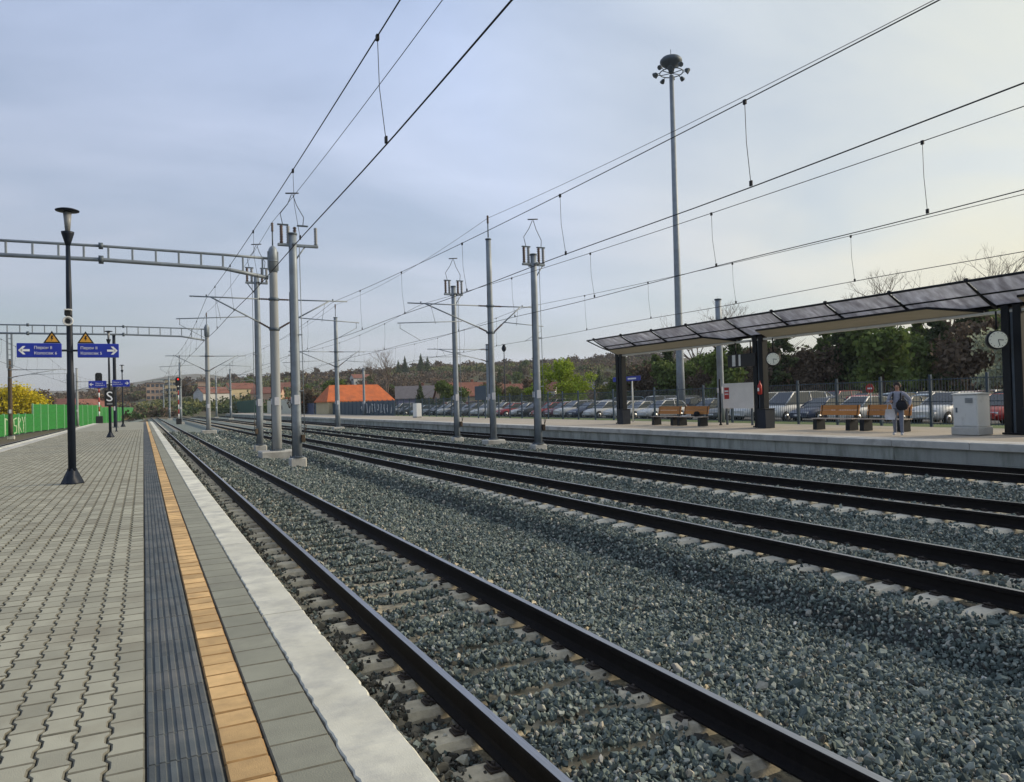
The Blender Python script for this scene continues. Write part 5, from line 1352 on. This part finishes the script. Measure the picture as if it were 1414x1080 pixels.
# long low building with the orange roof right behind the sheet fence
house(35.6, 139, R(4), 12.2, 8.0, 2.45, 2.9, 'render_cream', 'roof_orange', 'long low building under a bright orange tiled roof', False, .28, z=0, group=None, name='orange_roofed_building')
WL = ['render_white','render_cream','render_peach','render_white']; RL = ['roof_red','roof_red','roof_orange','roof_grey']
hl_ = random.Random(17)
spec = [ # azimuth, distance, length, width, wall height, roof height, wall, roof, label
 (18.9,185,9,7,4.5,3.0,'render_lilac','roof_grey','lilac house beside a dark conifer right of the orange roof'),
 (13.9,230,14,9,3.6,.8,'render_white','roof_blue','house with a dark blue flat roof above the orange roof'),
 (10.6,240,10,8,3.2,2.4,'render_cream','roof_orange','cream house with orange roof left of the orange roofed building'),
 (11.6,255,9,7,3.5,2.0,'render_white','roof_grey','white house just left of the blue flat roof'),
 (22.6,175,12,9,4.2,3.6,'render_peach','roof_red','wide red roofed house between the far row masts'),
 (23.8,165,6,6,4.6,2.2,'render_cream','roof_red','small yellow gabled house next to the tallest slim mast'),
 (25.6,215,12,9,4.5,3.4,'render_white','roof_red','red roofed house right of the tallest slim mast'),
 (27.4,225,10,8,4.5,3.0,'render_peach','roof_red','peach house with a red roof halfway up the slope'),
 (26.2,160,9,8,2.8,2.2,'render_white','roof_grey','grey roofed low house just behind the parked cars'),
 (28.6,260,10,8,4.5,3.0,'render_white','roof_red','white house left of the spring green tree'),
 (21.3,210,11,8,4.3,3.2,'render_peach','roof_red','red roofed house above the row of distant cars'),
 (24.6,300,10,8,4,3,'render_white','roof_red','small red roofed house high on the middle slope'),
 (33.4,330,16,8,3.4,1.6,'render_white','roof_grey','pale flat house on the ridge beside the conifers'),
 (8.2,330,12,9,4.5,2.6,'render_peach','roof_red','reddish house on the left slope behind the near masts'),
 (6.3,360,12,9,5,2.6,'render_cream','roof_red','cream house low on the left slope'),
 (4.4,345,12,9,5,2.6,'render_white','roof_red','white walled house left of the red signal'),
 (9.4,420,11,8,4.5,2.6,'render_white','roof_red','dull red roofed house higher on the left slope'),
 (-3.2,260,11,8,4,2.6,'render_white','roof_red','red roofed house behind the green barrier'),
 (-5.0,290,10,8,4,2.6,'render_peach','roof_red','dull red roofed house behind the yellow bush'),
 (14.9,470,12,9,4.5,2.4,'render_white','roof_red','small distant house near the ridge above the blue roof'),
]
for az, r_, L_, W_, H_, rh, wm, rm, lab in spec:
    X, Y = at(az, r_); house(X, Y, R(-az+hl_.uniform(-30,30)), L_, W_, H_, rh, wm, rm, lab)
for k, (az, w_, h_, m_) in enumerate(((.75,8,9.0,'render_peach'),(1.85,7,9.8,'render_cream'),(3.9,6,8,'render_peach'))):
    X, Y = at(az, 420); t = thing('apartment_block', '%s flat roofed apartment block at the end of the tracks' % ('salmon','cream','smaller peach')[k], 'building', (X, Y, float(terrain(X,Y))-1), R(-az), 'apartment blocks at the end of the tracks')
    b = MB(); b.cbox(-w_/2,w_/2,-5,5,-1,h_,.1); b.build('wall', m_, t)
    b = MB(); b.cbox(-w_/2-.3,w_/2+.3,-5.3,5.3,h_+.002,h_+.4,.05); b.build('roof', 'roof_grey', t)
    for st in range(int(h_/3)):
        for i in range(4):
            x = -w_/2+(i+.5)*w_/4; z0 = 1+3*st; b = MB(); b.cbox(x-.7,x+.7,-5.06,-5.003,z0,z0+1.5,.02); b.build('window', 'window_glass', t)

# ------------------------------------------------------------------ hillside vegetation
for k, (az, r_, s, key) in enumerate(((19.3,178,.72,'darkcone'),(33.0,300,1.05,'darkcone'),(35.0,310,1.0,'darkcone'),(35.5,306,1.2,'darkcone'),(36.1,312,1.05,'darkcone'),(24.9,420,1.0,'darkcone'),(25.4,430,.9,'darkcone'),(17.7,560,1.0,'darkcone'),(18.2,570,1.2,'darkcone'),(19.4,570,1.3,'darkcone'),(19.9,580,1.1,'darkcone'),(27.0,420,1.1,'darkcone'))):
    X, Y = at(az, r_); tree(key, X, Y, s, 'dark conifer, %s of those standing out on the slope and ridge' % ordw(k), 'dark conifers on the hill', 'conifer')
for k, (az, r_, s, key) in enumerate(((12.0,200,1.0,'olive'),(20.2,180,.9,'olive'),(20.9,190,.85,'scrubB'),(21.2,150,1.0,'greenA'),(22.4,150,.8,'greenA'),(25.0,145,.9,'scrubB'),(26.4,150,.8,'greenA'),(27.6,150,1.0,'scrubB'),(28.3,140,.8,'greenA'),(16.0,205,1.1,'scrubB'),(17.3,200,1.0,'scrubB'),(14.6,210,1.0,'scrubA'),(-2.6,262,1.0,'scrubB'),(-3.6,250,1.0,'scrubA'),(-7.3,150,1.0,'scrubB'),(-8.3,140,1.1,'scrubA'))):
    X, Y = at(az, r_); kn = {'olive':'olive green','scrubA':'low brown','scrubB':'brown leafless','greenA':'dark green'}[key]
    tree(key, X, Y, s, '%s tree, %s counted among those at the foot of the hill' % (kn, ordw(k)), 'trees at the foot of the hill', 'foothill_tree')
ht = random.Random(23); cnt = 0; picked = []
while cnt < 44:
    az = ht.uniform(-10, 36); r_ = ht.uniform(150, 600)
    if 150 < r_ < 240 and az > 13 and ht.random() < .6: continue
    X, Y = at(az, r_)
    if -4 < X < 33 and Y < 300 and az < 10: continue
    if az < -2.5 and r_ < 230: continue
    key = ht.choice(['scrubA','scrubB','scrubB','scrubA','olive','greenA','scrubB'])
    picked.append((az, X, Y, key, ht.uniform(.8,1.3))); cnt += 1
seen_ = {}
for az, X, Y, key, s_ in sorted(picked):
    kn = {'scrubA':'low brown bush','scrubB':'brown leafless tree','olive':'olive green bush','greenA':'green tree'}[key]; i_ = seen_.get(key, 0); seen_[key] = i_+1
    tree(key, X, Y, s_, '%s standing out on the far hillside, %s of its kind from the left' % (kn, ordw(i_)), 'trees on the far hillside', 'hillside_tree')
# low scrub that covers the slopes in patches, too dense to count
for sname, smat, cnt_, seed_ in (('brown_scrub','leaf_brown',1050,41),('rust_scrub','leaf_rust',260,42),('olive_scrub','leaf_olive',520,43),('dark_scrub','leaf_dark',260,44)):
    rs_ = np.random.default_rng(seed_); ch = []; n_ = 0
    while n_ < cnt_:
        az = rs_.uniform(-10, 37); r_ = 185*(700/185.0)**rs_.uniform(0,1); X, Y = at(az, r_)
        if -3 < X < 33 and Y < 250: continue
        if math.sin(X*.035+seed_)+math.sin(Y*.03+seed_*2)+.6*math.sin((X+Y)*.06) < .05: continue
        k_ = .6+r_/420; V, F = leaf_cloud(int(70), [(0,0,1.2*k_,2.6*k_,2.6*k_,1.5*k_),(1.8*k_,.6,1.0*k_,1.8*k_,1.8*k_,1.1*k_)], .42*k_, int(rs_.integers(1e6))); ch.append((V+np.array([X,Y,float(terrain(X,Y))-.3]), F)); n_ += 1
    V, F = join_np(ch); kind(place(sname, np_mesh(sname, V, F, smat)), 'stuff')
# ridge wood: one dark uneven mass along the skyline
ch = []
for k in range(230):
    az = -14+k*.23; r_ = 700+ht.uniform(-60,60); X, Y = at(az, r_); V, F = leaf_cloud(200, blobs_for('round', 300+k, ht.uniform(6,12), 6.5), .95, 600+k); ch.append((V+np.array([X,Y,float(terrain(X,Y))-2.5]), F))
V, F = join_np(ch); kind(place('ridge_wood', np_mesh('ridge_wood', V, F, 'leaf_brown')), 'stuff')

# ------------------------------------------------------------------ person on the opposite platform
def skinned(name, joints, edges, radii, root, mats, classify, parent=None, sub=2):
    me = bpy.data.meshes.new(name); me.from_pydata([joints[k] for k in joints], [(list(joints).index(a), list(joints).index(c)) for a, c in edges], []); me.update()
    o = bpy.data.objects.new(name, me); COL.objects.link(o)
    md = o.modifiers.new('skin', 'SKIN'); md.use_smooth_shade = True
    sv_ = me.skin_vertices[0].data
    for i, k in enumerate(joints):
        rr_ = radii[k]; sv_[i].radius = rr_ if isinstance(rr_, tuple) else (rr_, rr_); sv_[i].use_root = (k == root)
    s_ = o.modifiers.new('sub', 'SUBSURF'); s_.levels = sub; s_.render_levels = sub
    dg = bpy.context.evaluated_depsgraph_get(); me2 = bpy.data.meshes.new_from_object(o.evaluated_get(dg)); bpy.data.objects.remove(o)
    me2.materials.clear()
    for m in mats: me2.materials.append(MATS[m])
    for p in me2.polygons: p.material_index = classify(p.center); p.use_smooth = True
    return place(name, me2, parent)
PT = thing('person', 'person in a grey hooded top and jeans standing on the opposite platform with bags', 'person', (23.35, 17.2, 0), math.atan2(-.59,-.81)-R(10)); PT.scale = (1.06,1.08,1.04)
# local frame: +X forward, +Y the person's left
J = dict(pelvis=(0,0,.93), waist=(0.01,0,1.06), chest=(.0,0,1.26), upch=(-.01,0,1.40), neck=(.0,0,1.49), head0=(.02,0,1.56), head1=(.03,0,1.64), head2=(.02,0,1.70))
RD = dict(pelvis=(.155,.11), waist=(.14,.10), chest=(.165,.115), upch=(.13,.09), neck=(.055,.055), head0=(.068,.078), head1=(.078,.095), head2=(.06,.07))
ED = [('pelvis','waist'),('waist','chest'),('chest','upch'),('upch','neck'),('neck','head0'),('head0','head1'),('head1','head2')]
for s, n_ in ((1,'l'),(-1,'r')):
    fx = .10 if s > 0 else -.10
    J.update({n_+'hip':(0,s*.10,.86), n_+'knee':(fx*.6+.03,s*.11,.49), n_+'ank':(fx-.02,s*.12,.09), n_+'toe':(fx+.17,s*.14,.045), n_+'sho':(-.01,s*.185,1.40)})
    RD.update({n_+'hip':.095, n_+'knee':.068, n_+'ank':.05, n_+'toe':.042, n_+'sho':.075})
    ED += [('pelvis',n_+'hip'),(n_+'hip',n_+'knee'),(n_+'knee',n_+'ank'),(n_+'ank',n_+'toe'),('upch',n_+'sho')]
J.update(lelb=(-.08,.36,1.17), lwri=(.05,.34,.99), lpal=(.09,.325,.95), relb=(.0,-.29,1.12), rwri=(.20,-.18,1.14), rpal=(.26,-.14,1.15))
RD.update(lelb=.056, lwri=.034, lpal=(.04,.025), relb=.056, rwri=.034, rpal=(.04,.025))
ED += [('lsho','lelb'),('lelb','lwri'),('lwri','lpal'),('rsho','relb'),('relb','rwri'),('rwri','rpal')]
def fingers(n_, base, d, side, curl):
    base = Vector(base); d = Vector(d).normalized(); side = Vector(side).normalized(); curl = Vector(curl).normalized()
    for k, (off, l_) in enumerate(((-.03,.065),(-.01,.075),(.01,.07),(.03,.055))):
        p0 = base+side*off+d*.03; p1 = p0+d*l_*.5+curl*.005; p2 = p1+(d*.6+curl*.8).normalized()*l_*.5
        for q, p in (('a',p0),('b',p1),('c',p2)): J['%sf%d%s' % (n_,k,q)] = tuple(p); RD['%sf%d%s' % (n_,k,q)] = .009
        ED.extend([(n_+'pal','%sf%da' % (n_,k)),('%sf%da' % (n_,k),'%sf%db' % (n_,k)),('%sf%db' % (n_,k),'%sf%dc' % (n_,k))])
    p0 = base-side*.045-d*.005; p1 = p0-side*.02+d*.035
    J[n_+'th0'] = tuple(p0); J[n_+'th1'] = tuple(p1); RD[n_+'th0'] = .011; RD[n_+'th1'] = .010; ED.extend([(n_+'pal',n_+'th0'),(n_+'th0',n_+'th1')])
fingers('l', J['lpal'], (.7,-.2,-.6), (.5,.3,.7), (0,-1,0)); fingers('r', J['rpal'], (.7,.5,.1), (0,-.2,1), (-.3,.9,0))
def cls(c):
    if c.z > 1.475 and abs(c.y) < .14: return 0
    for h in ('lpal','rpal'):
        if (c-Vector(J[h])).length < .085 and (c-Vector(J[h[0]+'wri'])).length > .035: return 0
    for h in ('lelb','lwri','relb','rwri'):
        if (c-Vector(J[h])).length < .11: return 1
    if c.z < .085: return 3
    return 2 if c.z < .90 else 1
skinned('body', J, ED, RD, 'pelvis', ['skin','hoodie','denim','shoe'], cls, PT)
b = MB(); b.lathe([(.03,1.78),(.075,1.765),(.098,1.72),(.104,1.66),(.09,1.60),(.07,1.56)], 14, (-.012,0,0)); b.build('hair', 'hair', PT)
b = MB(); b.lathe([(.006,-.01),(.012,0),(.006,.01)], 6, (.122,.032,1.655)); b.lathe([(.006,-.01),(.012,0),(.006,.01)], 6, (.122,-.032,1.655)); b.build('eyes', 'hair', PT)
b = MB(); b.prism([(.115,1.655),(.115,1.61),(.142,1.615)], -.014, .014, 'y'); b.build('nose', 'skin', PT)
b = MB(); b.tube([(.118,-.026,1.585),(.125,0,1.583),(.118,.026,1.585)], .007, 5); b.build('mouth', 'red_paint', PT)
for s in (-1,1):
    b = MB(); b.lathe([(.012,-.03),(.024,0),(.012,.03)], 6, (.0,s*.095,1.645)); b.build('ear', 'skin', PT)
    b = MB(); b.tube([(-.12,s*.11,1.43),(.0,s*.115,1.49),(.115,s*.11,1.36),(.125,s*.12,1.16),(-.05,s*.17,1.08)], .022, 6); b.build('backpack_strap', 'black_cloth', PT)
b = MB(); b.cbox(-.30,-.11,-.15,.15,1.06,1.45,.05); b.build('backpack', 'black_cloth', PT)
pf_ = PT.rotation_euler.z
def pl(x, y, z): return (23.35+x*math.cos(pf_)-y*math.sin(pf_), 17.2+x*math.sin(pf_)+y*math.cos(pf_), z)
t = thing('tote_bag', 'white cloth tote bag hanging from the person\'s bent arm', 'bag', pl(.20,-.21,.56), pf_)
b = MB(); loft(b, [[(-.04,-.14,0),(.04,-.14,0),(.04,.14,0),(-.04,.14,0)],[(-.07,-.165,.12),(.07,-.165,.12),(.07,.165,.12),(-.07,.165,.12)],[(-.03,-.13,.36),(.03,-.13,.36),(.03,.13,.36),(-.03,.13,.36)]]); b.build('pouch', 'tote_cloth', t)
for s in (-1,1):
    b = MB(); b.tube([(s*.02,-.09,.35),(0,-.05,.55),(0,.03,.575),(s*.02,.09,.35)], .01, 5); b.build('handle', 'tote_cloth', t)
t = thing('black_duffel', 'bulky black bag held against the person\'s hip', 'bag', pl(.16,.16,.93), pf_)
b = MB()
loft(b, [[(x*(.16)*k+.0, y*.24*k, z_) for x, y in [(math.cos(a_),math.sin(a_)) for a_ in np.linspace(0,6.283,15)[:-1]]] for z_, k in ((-.06,.45),(.0,.85),(.12,1.0),(.25,.92),(.34,.5))]); b.build('pouch', 'black_cloth', t); t.scale = (.85,.8,.85)
b = MB(); b.tube([(0,-.16,.30),(.02,-.05,.42),(.02,.08,.42),(0,.18,.28)], .014, 6); b.build('handle', 'black_cloth', t)

# ------------------------------------------------------------------ haze in the air
b = MB(); b.box(-5200, 5200, -5200, 5200, -16, 150)
M('haze_air', (1,1,1)); hm = MATS['haze_air']; hn = hm.node_tree; hn.nodes.clear()
ho = hn.nodes.new('ShaderNodeOutputMaterial'); pvn = hn.nodes.new('ShaderNodeVolumePrincipled')
pvn.inputs['Color'].default_value = (.80,.86,.95,1); pvn.inputs['Density'].default_value = 0.00015; pvn.inputs['Anisotropy'].default_value = 0.1
hn.links.new(pvn.outputs[0], ho.inputs['Volume'])
kind(b.build('haze', 'haze_air'), 'stuff')
